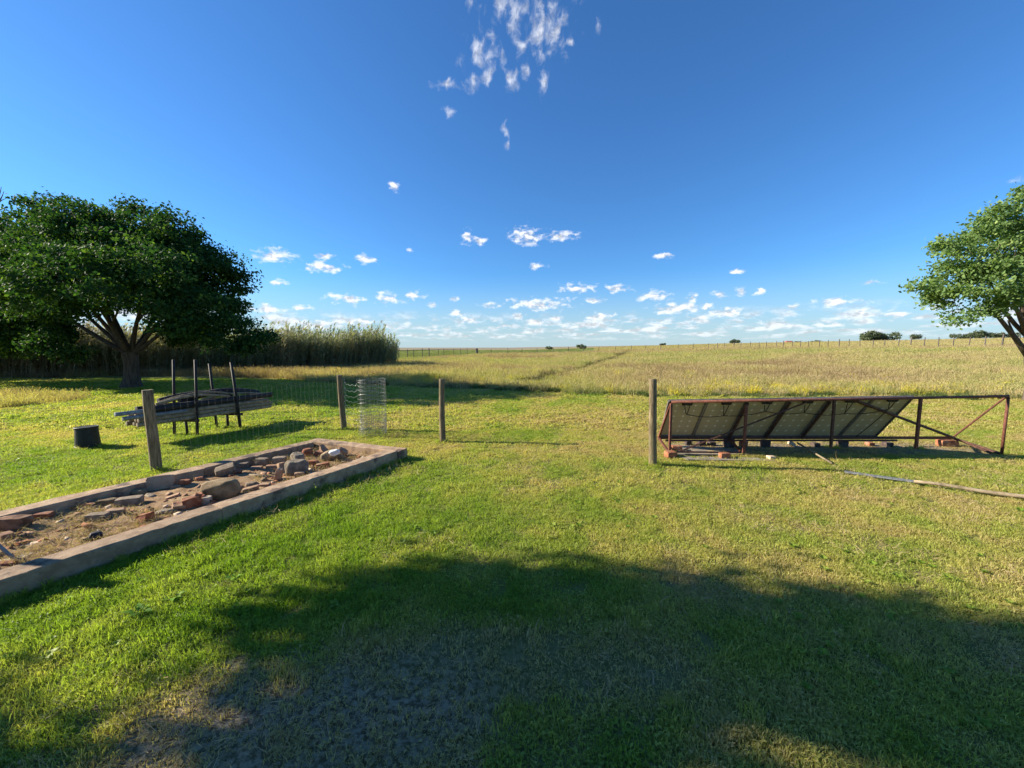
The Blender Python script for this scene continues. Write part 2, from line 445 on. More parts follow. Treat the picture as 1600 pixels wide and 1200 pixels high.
# ------------------------------------------------------------------ ground
def build_ground():
    m, N, out = new_mat('ground')
    at_ = N.n('ShaderNodeAttribute', attribute_type='GEOMETRY', attribute_name='cover'); at = at_.outputs['Color']
    sp = N.n('ShaderNodeSeparateColor'); N.put(sp.inputs[0], at)
    pos = N.n('ShaderNodeNewGeometry').outputs['Position']
    n1 = N.noise(pos, 30, 5, .7); n2 = N.noise(pos, 1.2, 4, .6); n3 = N.noise(N.v('MULTIPLY', pos, (1, .5, 1)), .05, 5, .6)
    lawn = N.mix(n1, (.07, .075, .02), (.26, .265, .075))
    lawn = N.mix(N.ss(n2, .45, .7), lawn, (.25, .21, .10))
    field = N.mix(n3, (.24, .21, .085), (.36, .29, .14))
    field = N.mix(N.ss(N.noise(pos, .7, 4, .6), .5, .7), field, (.17, .17, .06))
    c = N.mix(sp.outputs[0], field, lawn)
    bare = N.mix(N.ss(n1, .38, .62), (.11, .08, .048), (.40, .32, .215))
    c = N.mix(sp.outputs[1], c, bare)
    green = N.mix(n3, (.13, .17, .05), (.19, .21, .07))
    c = N.mix(sp.outputs[2], c, green)
    c = N.mix(at_.outputs['Alpha'], c, N.mix(n3, (.19, .165, .12), (.27, .235, .165)))  # brownish far ground, its colour paled a little to suggest haze
    b = N.n('ShaderNodeBsdfPrincipled'); N.put(b.inputs['Base Color'], c); b.inputs['Roughness'].default_value = 1
    b.inputs['Specular IOR Level'].default_value = .05
    bp = N.n('ShaderNodeBump'); bp.inputs['Strength'].default_value = .8; bp.inputs['Distance'].default_value = .035
    N.put(bp.inputs['Height'], N.noise(pos, 38, 6, .75)); N.put(b.inputs['Normal'], bp.outputs[0])
    N.t.links.new(b.outputs[0], out.inputs[0])
    # warped grid: fine near the camera, out past the horizon
    s = np.linspace(-1, 1, 421); gx = np.sinh(s * 7.2) / np.sinh(7.2) * 6000
    t = np.linspace(0, 1, 420); gy = -40 + 46 * t + (np.sinh(t * 8.5) / np.sinh(8.5)) * 9000
    X, Y = np.meshgrid(gx, gy)
    Z = H(X, Y)
    V = np.stack([X, Y, Z], -1).reshape(-1, 3)
    ny, nx = X.shape; i = np.arange(ny - 1)[:, None] * nx + np.arange(nx - 1)[None]
    Fq = np.stack([i, i + 1, i + nx + 1, i + nx], -1).reshape(-1, 4)
    me = np_mesh('ground', V, Fq, m, True)
    a = me.color_attributes.new('cover', 'FLOAT_COLOR', 'POINT')
    x, y = V[:, 0], V[:, 1]
    lm = lawn_mask(x, y); bm_ = bare_mask(x, y)
    pd = seg_dist(x, y, PATH); bm_ = np.maximum(bm_, .6 * (pd < .35))
    px = CX + F * x / np.maximum(y, 1)
    gr = (y > fence_y(x) + 1) * (px < 930) * (y < 260)
    far = (fbm(x, y, 240, 51) > .56) * (y > 300)
    c = np.stack([lm, bm_, np.clip(gr + far * .25, 0, 1), sstep(y, 240, 420)], -1).astype(np.float32)
    a.data.foreach_set('color', c.ravel())
    o = bpy.data.objects.new('ground', me); COL.objects.link(o); o['kind'] = 'structure'


build_ground()

# ------------------------------------------------------------------ grass clumps
def blade_mesh(name, mat, n, rad, h, w, lean, seed, seedhead=0.0, broad=0.0, flower=0.0):
    r = np.random.default_rng(seed); V = []; Fq = []
    for i in range(n):
        a = r.uniform(0, 6.283); q = rad * math.sqrt(r.uniform()); bx, by = q * math.cos(a), q * math.sin(a)
        hh = h * r.uniform(.5, 1.15); ww = w * r.uniform(.7, 1.3)
        la = r.uniform(0, 6.283); ll = hh * lean * r.uniform(.2, 1.2); fa = r.uniform(0, 3.1416)
        sx, sy = math.cos(fa) * ww / 2, math.sin(fa) * ww / 2
        dx, dy = math.cos(la) * ll, math.sin(la) * ll
        b = len(V)
        V += [(bx - sx, by - sy, -.01), (bx + sx, by + sy, -.01),
              (bx + dx * .35 - sx * .85, by + dy * .35 - sy * .85, hh * .55), (bx + dx * .35 + sx * .85, by + dy * .35 + sy * .85, hh * .55),
              (bx + dx, by + dy, hh * r.uniform(.85, 1.0))]
        Fq += [(b, b + 1, b + 3), (b, b + 3, b + 2), (b + 2, b + 3, b + 4)]
        if r.uniform() < seedhead:
            t = Vector(V[-1]); k = ww * r.uniform(1.2, 2.2); L = h * r.uniform(.12, .22); b = len(V)
            V += [(t.x - k * math.cos(fa) / 2, t.y - k * math.sin(fa) / 2, t.z - L * .5), (t.x, t.y, t.z - L),
                  (t.x + k * math.cos(fa) / 2, t.y + k * math.sin(fa) / 2, t.z - L * .4), (t.x + dx * .2, t.y + dy * .2, t.z + L * .3)]
            Fq += [(b, b + 1, b + 2), (b, b + 2, b + 3)]
        if r.uniform() < broad:
            b = len(V); L = ww * r.uniform(2.2, 4); z = hh * r.uniform(.3, .8)
            c, s_ = math.cos(la), math.sin(la)
            V += [(bx, by, z), (bx + c * L - s_ * L * .5, by + s_ * L + c * L * .5, z + L * .3), (bx + c * L * 1.8, by + s_ * L * 1.8, z),
                  (bx + c * L + s_ * L * .5, by + s_ * L - c * L * .5, z + L * .3)]
            Fq += [(b, b + 1, b + 2), (b, b + 2, b + 3)]
    me = np_mesh(name, V, Fq, mat)
    return bpy.data.objects.new(name, me)


def make_gn(coll):
    ng = bpy.data.node_groups.new('scatter', 'GeometryNodeTree')
    ng.interface.new_socket('Geometry', in_out='INPUT', socket_type='NodeSocketGeometry')
    ng.interface.new_socket('Geometry', in_out='OUTPUT', socket_type='NodeSocketGeometry')
    gi = ng.nodes.new('NodeGroupInput'); go = ng.nodes.new('NodeGroupOutput')
    ip = ng.nodes.new('GeometryNodeInstanceOnPoints'); ci = ng.nodes.new('GeometryNodeCollectionInfo')
    ci.inputs['Collection'].default_value = coll; ci.inputs['Separate Children'].default_value = True
    ci.inputs['Reset Children'].default_value = True
    ip.inputs['Pick Instance'].default_value = True
    def attr(nm, ty):
        a = ng.nodes.new('GeometryNodeInputNamedAttribute'); a.data_type = ty; a.inputs['Name'].default_value = nm; return a.outputs['Attribute']
    L = ng.links.new
    L(gi.outputs[0], ip.inputs['Points']); L(ci.outputs[0], ip.inputs['Instance'])
    L(attr('idx', 'INT'), ip.inputs['Instance Index'])
    er = ng.nodes.new('FunctionNodeEulerToRotation'); L(attr('rot', 'FLOAT_VECTOR'), er.inputs[0]); L(er.outputs[0], ip.inputs['Rotation'])
    L(attr('scl', 'FLOAT_VECTOR'), ip.inputs['Scale']); L(ip.outputs[0], go.inputs[0])
    return ng


def scatter(name, label, cat, P, rot, scl, idx, tint, variants, parent=None):
    coll = bpy.data.collections.new(name + '_source')
    for v in variants: coll.objects.link(v)
    me = bpy.data.meshes.new(name); n = len(P); me.vertices.add(n)
    me.vertices.foreach_set('co', np.asarray(P, np.float32).ravel())
    for nm, ty, arr, key in (('idx', 'INT', idx, 'value'), ('tint', 'FLOAT', tint, 'value'), ('rot', 'FLOAT_VECTOR', rot, 'vector'), ('scl', 'FLOAT_VECTOR', scl, 'vector')):
        a = me.attributes.new(nm, ty, 'POINT')
        a.data.foreach_set(key, np.asarray(arr, np.int32 if ty == 'INT' else np.float32).ravel())
    o = bpy.data.objects.new(name, me); COL.objects.link(o)
    md = o.modifiers.new('scatter', 'NODES'); md.node_group = make_gn(coll)
    if parent: o.parent = parent; o['kind'] = 'stuff'
    else: tag(o, label, cat, kind='stuff')
    return o


def ring_points(y0, y1, dens, u=1.62):
    """points in the wedge the camera could see (and a bit to each side), at ground level"""
    n = int(u * (y1 * y1 - y0 * y0) * dens)
    y = np.sqrt(rng.uniform(y0 * y0, y1 * y1, n)); x = rng.uniform(-1, 1, n) * (u * y + .6)
    return x, y


# raised bed outline (outer top corners read at kerb-top height)
KH = .16
Bnr = G(636, 700, KH); Bfl = G(497, 684.5, KH)
dirb = (Bnr - G(0, 907, KH)).normalized(); LENB = 6.3
Bnl = Bnr - dirb * LENB; Bfn = Bfl - dirb * LENB


def in_quad(x, y, q):
    m = np.ones(np.shape(x), bool)
    for a, b in zip(q, q[1:] + q[:1]):
        m &= ((b[0] - a[0]) * (y - a[1]) - (b[1] - a[1]) * (x - a[0])) > 0
    return m


BEDQ = [(Bnr.x, Bnr.y), (Bfl.x, Bfl.y), (Bfn.x, Bfn.y), (Bnl.x, Bnl.y)]


def build_lawn():
    P = []; S = []; I = []; T = []
    for (y0, y1, dens, sz, base) in ((.9, 2.6, 620, 1.0, 0), (2.6, 4.5, 420, 1.1, 0), (4.5, 8, 200, 1.35, 0), (8, 13, 90, 1.9, 4), (13, 21, 42, 2.6, 4)):
        x, y = ring_points(y0, y1, dens)
        k = (lawn_mask(x, y) > .5) & ~in_quad(x, y, BEDQ)
        b = bare_mask(x, y); k &= rng.uniform(size=len(x)) > b * .8
        x, y = x[k], y[k]; b = b[k]
        lush = np.exp(-(((x + 2.1) / 1.7) ** 2 + ((y - 3.1) / 1.5) ** 2))
        left = sstep(-x / np.maximum(y, 1), -.2, .7)
        t = .40 + (fbm(x, y, 1.3, 61) - .5) * .85 + (fbm(x, y, .25, 67) - .5) * .75 + (fbm(x, y, .6, 68) - .5) * .4 + .42 * lush + .13 * left * sstep(y, 3, 6) + .05 * left - .12 * sstep(y, 3, 7) - .08 * sstep(x / np.maximum(y, 1), -.1, .7) - b * 1.0
        t += .35 * sstep(fbm(x, y, 2.3, 75), .62, .75)
        hgt = .6 + .7 * fbm(x, y, .45, 71) + .45 * lush - .3 * b; hgt = hgt * np.where(rng.uniform(size=len(x)) < .03, 1.9, 1)
        # longer grass hugging posts and kerb
        s = sz * rng.uniform(.75, 1.25, len(x))
        P.append(np.stack([x, y, H(x, y) - .002], -1)); T.append(np.clip(t + rng.normal(0, .07, len(x)), 0, 1))
        S.append(np.stack([s, s, hgt * (1 + .25 * (sz - 1)) * rng.uniform(.8, 1.2, len(x))], -1))
        I.append(rng.integers(0, 4, len(x)) + base)
    P = np.concatenate(P); S = np.concatenate(S); I = np.concatenate(I); T = np.concatenate(T); n = len(P)
    rot = np.stack([rng.normal(0, .12, n), rng.normal(0, .12, n), rng.uniform(0, 6.283, n)], -1)
    vs = [blade_mesh(f'turf_tuft_{i}', M['lawn'], 66, .075, .027, .0034, 1.1, 100 + i, broad=.18 if i % 2 else .04) for i in range(4)]
    vs += [blade_mesh(f'turf_tuft_far_{i}', M['lawn'], 52, .10, .030, .0058, 1.0, 110 + i, broad=.1) for i in range(4)]
    scatter('lawn_grass', 'short green mown lawn grass covering the whole foreground yard', 'grass', P, rot, S, I, T, vs)
    # scattered dry stalks lying on the lawn
    n = 9000; y = np.sqrt(rng.uniform(1.0, 64, n) ** 1.0) * rng.uniform(.35, 1, n) ** .5; x = rng.uniform(-1.4, 1.4, n) * y
    k = (lawn_mask(x, y) > .5) & ~in_quad(x, y, BEDQ) & (fbm(x, y, .8, 81) + .6 * bare_mask(x, y) > .56)
    x, y = x[k], y[k]; n = len(x)
    vs = [blade_mesh(f'dry_stalk_{i}', M['straw'], 4, .03, .085, .0022, 1.0, 130 + i) for i in range(3)]
    rot = np.stack([rng.normal(0, 1.0, n), rng.normal(0, 1.0, n), rng.uniform(0, 6.283, n)], -1)
    s = rng.uniform(.5, 1.2, n)
    scatter('dry_grass_stalks', 'loose pale dry grass stalks strewn over the lawn', 'dry grass',
            np.stack([x, y, H(x, y) + .022], -1), rot, np.stack([s] * 3, -1), rng.integers(0, 3, n), rng.uniform(0, 1, n), vs)


build_lawn()


def build_field():
    P = []; S = []; I = []; T = []
    for (y0, y1, dens, sz, hs) in ((9.5, 20, 16, .8, 1.0), (20, 34, 8, 1.0, 1.0), (34, 60, 3.2, 1.5, 1.05), (60, 110, 1.2, 2.3, 1.1), (110, 240, .16, 4.5, 1.15)):
        x, y = ring_points(y0, y1, dens, 1.5)
        fy = fence_y(x); px = CX + F * x / y
        k = (lawn_mask(x, y) < .5)
        pd = seg_dist(x, y, PATH); k &= pd > .16 + .2 * vnoise(x, y, 1.5, 9)
        green = (y > fy + .5) & (px < 930)
        k &= ~(green & (rng.uniform(size=len(x)) < .45))
        x, y, pd, green, fy, px = x[k], y[k], pd[k], green[k], fy[k], px[k]
        t = .44 + (fbm(x, y, 5, 91) - .5) * 1.15 + (fbm(x, y, 22, 95) - .5) * .7 + rng.normal(0, .13, len(x))
        t = np.clip(t, .0, .70); t -= .06 * (px < 900); t += .12 * np.exp(-((y - 15) / 5) ** 2) * (px > 750) - .18 * (px < 620) * (y < 30)
        nearf = (y > fy - 14) & (y < fy + 60) & (px > 760); t = np.where(nearf, .12 + .12 * fbm(x, y, 6, 97) + rng.normal(0, .04, len(x)), t)
        t = np.where((y > fy + 8) & ~green & (px > 760), .22 + .3 * fbm(x, y, 30, 98), t)
        t = np.where(green, .80 + rng.normal(0, .03, len(x)), t)
        yel = (np.exp(-(((x - 10.5) / 6.5) ** 2 + ((y - 14.6) / 1.8) ** 2)) + .4 * np.exp(-(((x + 1) / 6) ** 2 + ((y - 18.5) / 1.5) ** 2))) * .20 + .004
        yel = (rng.uniform(size=len(x)) < yel)
        # darker rank weeds along the lawn edge
        e = np.interp(px, EDGE_PX, EDGE_Y); edge = (y < e + 1.3) & (rng.uniform(size=len(x)) < .6) & (x > -9)
        t = np.where(edge, .88, t); t = np.clip(t, 0, .86); t = np.where((pd < .6) & (vnoise(x, y, .8, 12) > .15), .94, t); t = np.where(yel, 1.0, t)
        h = hs * (.62 + .65 * fbm(x, y, 3, 93)) * (1 - .55 * green) * np.where(edge, .75, 1.0) * np.where(pd < .5, .75, 1.0)
        h = h * (.7 + .3 * sstep(y, 13, 24)) * np.where(nearf, 1.15, 1)
        s = sz * rng.uniform(.7, 1.3, len(x))
        P.append(np.stack([x, y, H(x, y) - .01], -1)); T.append(t); S.append(np.stack([s, s, h * rng.uniform(.7, 1.3, len(x))], -1))
        I.append(np.where(yel, 4, np.where(edge, 5, rng.integers(0, 4, len(x)))))
    P = np.concatenate(P); S = np.concatenate(S); I = np.concatenate(I); T = np.concatenate(T); n = len(P)
    rot = np.stack([rng.normal(0, .06, n), rng.normal(.05, .06, n), rng.uniform(0, 6.283, n)], -1)
    vs = [blade_mesh(f'field_tuft_{i}', M['field'], 60, .30, .40, .010, .45, 200 + i, seedhead=.35 + .1 * i) for i in range(4)]
    vs += [blade_mesh('field_tuft_4', M['field'], 40, .25, .42, .012, .4, 210, seedhead=.2, broad=1.0),
           blade_mesh('field_tuft_5', M['field'], 70, .28, .32, .014, .7, 211, broad=.8)]
    scatter('field_grass', 'tall dry yellow and olive veld grass of the field beyond the lawn', 'grass', P, rot, S, I, T, vs)


build_field()


def build_reeds():
    vs = []
    for k in range(6):
        r = np.random.default_rng(300 + k); V = []; Fq = []
        for s in range(7):
            bx, by = r.uniform(-.45, .45, 2); h = r.uniform(2.2, 3.75); lx, ly = r.normal(.28, .18), r.normal(0, .15)
            def at(t): return np.array([bx + lx * t * t, by + ly * t * t, h * t])
            for i in range(4):
                a, b = at(i / 4), at((i + 1) / 4); w = .014 * (1 - i / 5); c = len(V)
                for q in (a, b):
                    V += [q + (w, 0, 0), q + (-w * .5, w * .86, 0), q + (-w * .5, -w * .86, 0)]
                for j in range(3):
                    Fq += [(c + j, c + (j + 1) % 3, c + 3 + (j + 1) % 3), (c + j, c + 3 + (j + 1) % 3, c + 3 + j)]
            for i in range(17):
                t = r.uniform(.22, 1.0); p = at(t); a = r.uniform(0, 6.283); L = r.uniform(.35, .7) * (1.1 - .4 * t)
                d = np.array([math.cos(a) * .6 + .22, math.sin(a) * .55, 0]); up = r.uniform(.35, 1.0); w = .028
                sd = np.array([-math.sin(a), math.cos(a), 0]) * w; c = len(V)
                m1 = p + d * L * .5 + (0, 0, up * L * .55); e = p + d * L * 1.05 + (0, 0, up * L * (.55 + r.uniform(-.2, .5)))
                V += [p, m1 - sd, m1 + sd, e]; Fq += [(c, c + 1, c + 2), (c + 1, c + 3, c + 2)]
            # plume
            p = at(1.0)
            for i in range(5):
                c = len(V); L = r.uniform(.18, .35); w = .02; a = r.uniform(0, 6.28)
                V += [p, p + (.05 * math.cos(a) + w, .05 * math.sin(a), L * .5), p + (.05 * math.cos(a) - w, .05 * math.sin(a), L * .5), p + (.12 + .06 * math.cos(a), .06 * math.sin(a), L)]
                Fq += [(c, c + 1, c + 2), (c + 1, c + 3, c + 2)]
        vs.append(bpy.data.objects.new(f'reed_clump_{k}', np_mesh(f'reed_clump_{k}', V, Fq, M['reed'])))
    fpx = [-500, 0, 200, 330, 420, 500, 560, 622]; fy = [17, 21.5, 24, 26, 27.5, 29.5, 31.5, 34.5]
    P = []; S = []; T = []
    for _ in range(2300):
        px = random.uniform(-420, 618); front = np.interp(px, fpx, fy); depth = abs(random.gauss(0, 2.6))
        y = front + depth + random.uniform(-.3, .3); x = (px - CX) / F * y
        if px > 596 and random.random() < .3: continue
        P.append((x, y, Hs(x, y) - .02)); e = float(np.interp(px, [-400, 380, 560, 600, 618], [.9, .74, .81, .88, .62])) * random.choice([.9, 1, 1, 1.05, 1.15])
        k = random.uniform(.78, 1.08) * e * (.9 + .25 * float(fbm(x, y, 3, 301))); S.append((k, k, k))
        T.append(min(1, max(0, (.5 if px > 330 else .15) + .8 * (float(fbm(x, y, 4, 303)) - .5) + random.gauss(0, .15))))
    n = len(P); rot = np.stack([rng.normal(0, .06, n), rng.normal(.05, .05, n), rng.uniform(-.9, .9, n)], -1)
    scatter('reed_bed', 'dense bank of tall feathery giant reeds behind the left tree', 'reeds', P, rot, S, rng.integers(0, 6, n), T, vs)


build_reeds()

# ------------------------------------------------------------------ trees
def crown_mesh(name, mat, lobes, n_twigs, leaves, size, seed, twig_r=.28, shell=.55, flat=.8, stray=.04, clumps=0, clump_r=.5):
    """leaf-sized faces gathered on twigs through the volume of the lobes"""
    r = np.random.default_rng(seed); L = np.array([(*c, q) for c, q in lobes], float)
    wgt = L[:, 3] ** 1.6; wgt /= wgt.sum()
    li = r.choice(len(L), n_twigs, p=wgt)
    d = r.normal(size=(n_twigs, 3)); d /= np.linalg.norm(d, axis=1)[:, None]
    rad = (shell + (1 - shell) * r.uniform(size=n_twigs) ** .6) * (1 + .10 * r.normal(size=n_twigs))
    rad += (r.uniform(size=n_twigs) < stray) * r.uniform(.05, .25, n_twigs)
    C = L[li, :3] + d * (rad * L[li, 3])[:, None] * np.array([1, 1, flat])
    if clumps:      # gather the twigs on boughs so that light and sky fall between them
        K = C[:clumps]; ki = r.integers(0, clumps, n_twigs); e = r.normal(size=(n_twigs, 3)); e /= np.linalg.norm(e, axis=1)[:, None]
        q = clump_r * r.uniform(.55, 1.3, clumps)[ki] * r.uniform(.3, 1, n_twigs) ** .5
        loose = r.uniform(size=n_twigs) < .10
        C = np.where(loose[:, None], C, K[ki] + e * q[:, None] * np.array([1, 1, .55])); d = d[ki] * .4 + e * .8
    n = n_twigs * leaves
    off = r.normal(size=(n_twigs, leaves, 3)) * twig_r * np.array([1, 1, .6])
    P = (C[:, None] + off).reshape(-1, 3)
    out = np.repeat(d, leaves, 0)
    nrm = out * .6 + r.normal(size=(n, 3)) * .75 + np.array([0, 0, .5]); nrm /= np.linalg.norm(nrm, axis=1)[:, None]
    t = np.cross(nrm, r.normal(size=(n, 3))); t /= np.linalg.norm(t, axis=1)[:, None]; b = np.cross(nrm, t)
    s = size * r.uniform(.6, 1.3, n)[:, None]
    V = np.stack([P - t * s * .5, P + b * s * .32 - nrm * s * .08, P + t * s * .55, P - b * s * .32 - nrm * s * .08], 1).reshape(-1, 3)
    k = np.arange(n)[:, None] * 4
    Fq = np.concatenate([k + [0, 1, 2], k + [0, 2, 3]], 1).reshape(-1, 3)
    me = np_mesh(name, V, Fq, mat)
    tw = np.repeat(np.clip(.45 + .25 * r.normal(size=n_twigs), 0, 1), leaves)
    tv = np.repeat(np.clip(tw + .12 * r.normal(size=n), 0, 1), 4)
    a = me.attributes.new('tint', 'FLOAT', 'POINT'); a.data.foreach_set('value', tv.astype(np.float32))
    return me


def limb(mb, a, b, r0, r1, bend=.25, n=6, sides=8):
    a = Vector(a); b = Vector(b); m_ = Vector((random.uniform(-1, 1), random.uniform(-1, 1), random.uniform(-.3, .8))) * bend * (b - a).length * .35
    pts = [a + (b - a) * t + m_ * math.sin(math.pi * t) for t in [i / (n - 1) for i in range(n)]]
    mb.tube(pts, r0, sides, r1, jit=.06); return pts


def tree(name, label, cat, base, trunk_top, r0, lobes, leafmat, twigs, leaves, size, seed, group=None, limbs=10, shell=.55, flat=.8, twig_r=.28, flare=1.35, extra=None, clumps=0, clump_r=.5, lr=1.0):
    random.seed(seed)
    root = empty(name, base, label, cat, group)
    mb = MB(); b = Vector(base); t = Vector(trunk_top)
    pts = [b + Vector((0, 0, -.1))] + [b.lerp(t, k) + Vector((random.uniform(-.03, .03), random.uniform(-.03, .03), 0)) * (k * 3) for k in (.08, .3, .6, 1)]
    n = 12; vs = []
    radii = [r0 * flare * 1.15, r0 * flare * .95, r0, r0 * .93, r0 * .95]
    for p, q in zip(pts, radii):
        for j in range(n):
            a = 6.2832 * j / n; vs.append((p.x + math.cos(a) * q * random.uniform(.9, 1.1), p.y + math.sin(a) * q * random.uniform(.9, 1.1), p.z))
    fs = [(i * n + j, i * n + (j + 1) % n, (i + 1) * n + (j + 1) % n, (i + 1) * n + j) for i in range(4) for j in range(n)]
    mb.add(vs, fs)
    ends = sorted(lobes, key=lambda l: -l[1])[:limbs]
    for c, q in ends:
        c = Vector(c); tgt = t.lerp(c, .85)
        P = limb(mb, t - Vector((0, 0, .15)), tgt, r0 * random.uniform(.30, .5) * lr, r0 * .09, .35)
        for k in range(3):
            s = P[random.randint(2, 4)]; e = c + Vector((random.uniform(-1, 1), random.uniform(-1, 1), random.uniform(-.6, .9))) * q * .8
            limb(mb, s, e, r0 * .16, r0 * .03, .3, 5, 5)
    if extra: extra(mb)
    mb.build('trunk', M['bark'], root, smooth=True)
    me = crown_mesh('crown', leafmat, [((c[0] - base[0], c[1] - base[1], c[2] - base[2]), q) for c, q in lobes], twigs, leaves, size, seed, shell=shell, flat=flat, twig_r=twig_r, clumps=clumps, clump_r=clump_r)
    o = bpy.data.objects.new('crown', me); COL.objects.link(o); o.parent = root
    return root


def PD(px, py, Y):
    """point seen at picture position at distance Y"""
    d = px_dir(px, py); return Vector((d.x / d.y * Y, Y, CH + d.z / d.y * Y))


def lobes_from(px_list, Y):
    out = []
    for (px, py, rpx, dy) in px_list:
        p = PD(px, py, Y + dy); out.append(((p.x, p.y, p.z), rpx / F * (Y + dy)))
    return out


# big tree on the left
YL = 16.2
bl = GT(205, YL)
lobL = lobes_from([(170, 395, 75, 0), (110, 372, 62, 1.0), (250, 400, 72, -.5), (300, 440, 72, 0), (325, 475, 58, .5), (210, 350, 42, .5),
                   (120, 345, 36, -.5), (60, 400, 62, 0), (20, 440, 60, .5), (60, 462, 52, -1.5), (120, 435, 66, -2.5), (215, 435, 66, -3.0),
                   (285, 485, 48, -2.0), (150, 420, 76, 3.0), (250, 430, 74, 3.2), (60, 440, 66, 3.0), (340, 515, 36, -1.0), (392, 531, 27, 0), (365, 540, 18, -.5),
                   (300, 520, 34, 2), (20, 500, 50, 1), (60, 515, 34, 2), (100, 548, 17, -1.0), (125, 555, 12, -1.2), (70, 530, 20, -1.5), (278, 365, 34, 0), (330, 420, 38, .5)], YL)
tree('broad_tree', 'large dark dome-shaped shade tree with thick forked trunk left of the log rack', 'tree', bl, (bl.x + .1, bl.y, 1.5), .27,
     lobL, M['leaf_dark'], 9800, 15, .125, 11, limbs=11, shell=.6, twig_r=.16, clumps=900, clump_r=.48, lr=.8)
# neighbour at the left edge
b2 = GT(-90, 19.0)
lob2 = lobes_from([(-20, 395, 70, 0), (40, 385, 52, .5), (-90, 400, 90, 0), (-160, 440, 80, 0), (0, 460, 70, -1.5), (30, 500, 50, -1), (-80, 480, 80, -2), (-60, 440, 90, 3), (10, 530, 30, 0), (-30, 355, 34, 0)], 19.0)


def twigs(mb):
    for (a, b_) in (((-30, 352), (-2, 316)), ((-6, 322), (12, 309)), ((-3, 318), (6, 299)), ((-10, 330), (10, 322)), ((-4, 310), (2, 292))):
        limb(mb, PD(*a, 19), PD(*b_, 19), .03, .008, .2, 4, 4)


tree('leafy_tree', 'lighter green leafy tree cut off by the left edge of the photo', 'tree', b2, (b2.x, b2.y, 1.9), .26, lob2, M['leaf_mid'], 3600, 15, .15, 13, limbs=6, extra=twigs, clumps=260, clump_r=.55, twig_r=.2)

# tree on the right edge
YR = 12.2
b3 = GT(1620, YR)
lobR = lobes_from([(1600, 330, 42, 0), (1555, 350, 34, .3), (1515, 385, 38, 0), (1480, 400, 26, -.4), (1560, 400, 42, -.6), (1620, 395, 52, 0), (1468, 438, 26, 0),
                   (1440, 440, 15, 0), (1505, 435, 34, -.8), (1565, 440, 40, -1.2), (1472, 466, 20, 0), (1500, 488, 15, -.2), (1540, 472, 22, -.8), (1590, 465, 22, -1),
                   (1655, 440, 46, 0), (1521, 311, 9, 0), (1511, 322, 6, 0), (1535, 358, 20, 0), (1690, 370, 70, 0), (1720, 440, 55, .5), (1650, 300, 46, 0), (1610, 370, 50, 2), (1650, 420, 50, 2)], YR)
def right_limb(mb):
    limb(mb, PD(1606, 556, YR), PD(1552, 486, YR - .2), .085, .04, .12, 6, 8)
    limb(mb, PD(1590, 535, YR), PD(1575, 500, YR + .2), .045, .02, .2, 5, 6)


tree('shade_tree', 'light green leafy tree reaching in from the right edge above the field fence', 'tree', b3, (PD(1608, 520, YR).x, b3.y, PD(1608, 520, YR).z), .17,
     lobR, M['leaf_light'], 3000, 13, .10, 17, limbs=11, shell=.45, twig_r=.12, flat=.85, clumps=190, clump_r=.27, extra=right_limb, lr=1.25)

# the yard tree beside the camera whose shade falls over the foreground
def shade_lobes():
    k = 1 / math.tan(SUN_EL); out = []
    S = [(-.05, 2.42, .42), (.45, 2.30, .50), (-.5, 2.12, .42), (1.3, 2.1, .5), (2.4, 1.95, .5), (3.3, 1.6, .5), (-2.4, .62, .52), (-3.7, 1.05, .78), (-.1, 1.4, .55),
         (1.95, .8, .5), (4.0, .8, .7), (-1.3, .8, .55), (3.1, .6, .55), (-4.6, .4, .9), (-.2, .1, 1.0), (2.4, -.3, .9), (-2.2, -.3, 1.0), (.8, -1.2, 1.1), (4.6, -.4, .9), (-3.4, -1.2, 1.0), (5.6, 1.0, .8)]
    for (sx, sy, q) in S:
        z = (sx + 10.2) / k * 1.0; z = 2.4 + (z - 2.4) * .9
        sh = z * k; out.append(((sx + sun_h.x * sh, sy + sun_h.y * sh, z), q))
    return out


b4 = (-10.4, .6, Hs(-10.4, .6))
tree('yard_tree', 'leafy yard tree left of the camera shading the front of the lawn', 'tree', b4, (-10.3, .6, 1.9), .2, shade_lobes(), M['leaf_dark'], 4200, 13, .15, 23,
     limbs=10, shell=.15, twig_r=.2, flat=1.0)

# far trees and bushes on the rise
far = [(1368, 527, 30, 10, 150, 'big dark clump of trees on the rise beyond the fence', 3), (1431, 526, 10, 5, 190, 'small round bush just right of the big tree clump on the rise', 1),
       (1505, 526, 17, 6, 130, 'low wide brown bush under the right tree beyond the fence', 2), (1530, 524, 13, 7, 160, 'dark bushy tree with flat top left of the right trunk', 2),
       (1568, 525, 24, 6, 170, 'long low green thicket behind the right trunk', 3), (1148, 537, 9, 4, 230, 'small dark spreading bush right of centre on the horizon', 2),
       (1275, 535, 9, 4, 240, 'low flat bush left of the big tree clump on the horizon', 1), (1035, 541, 5, 2.5, 260, 'tiny dark bush on the horizon right of the footpath', 1),
       (908, 541.5, 7, 4, 200, 'round dark bush alone on the horizon near the middle', 1), (858, 543.5, 4.5, 3, 220, 'tiny dark bush left of the lone round bush', 1),
       (1246, 534.5, 4, 1.8, 300, 'speck of a bush beside the far small building', 1)]
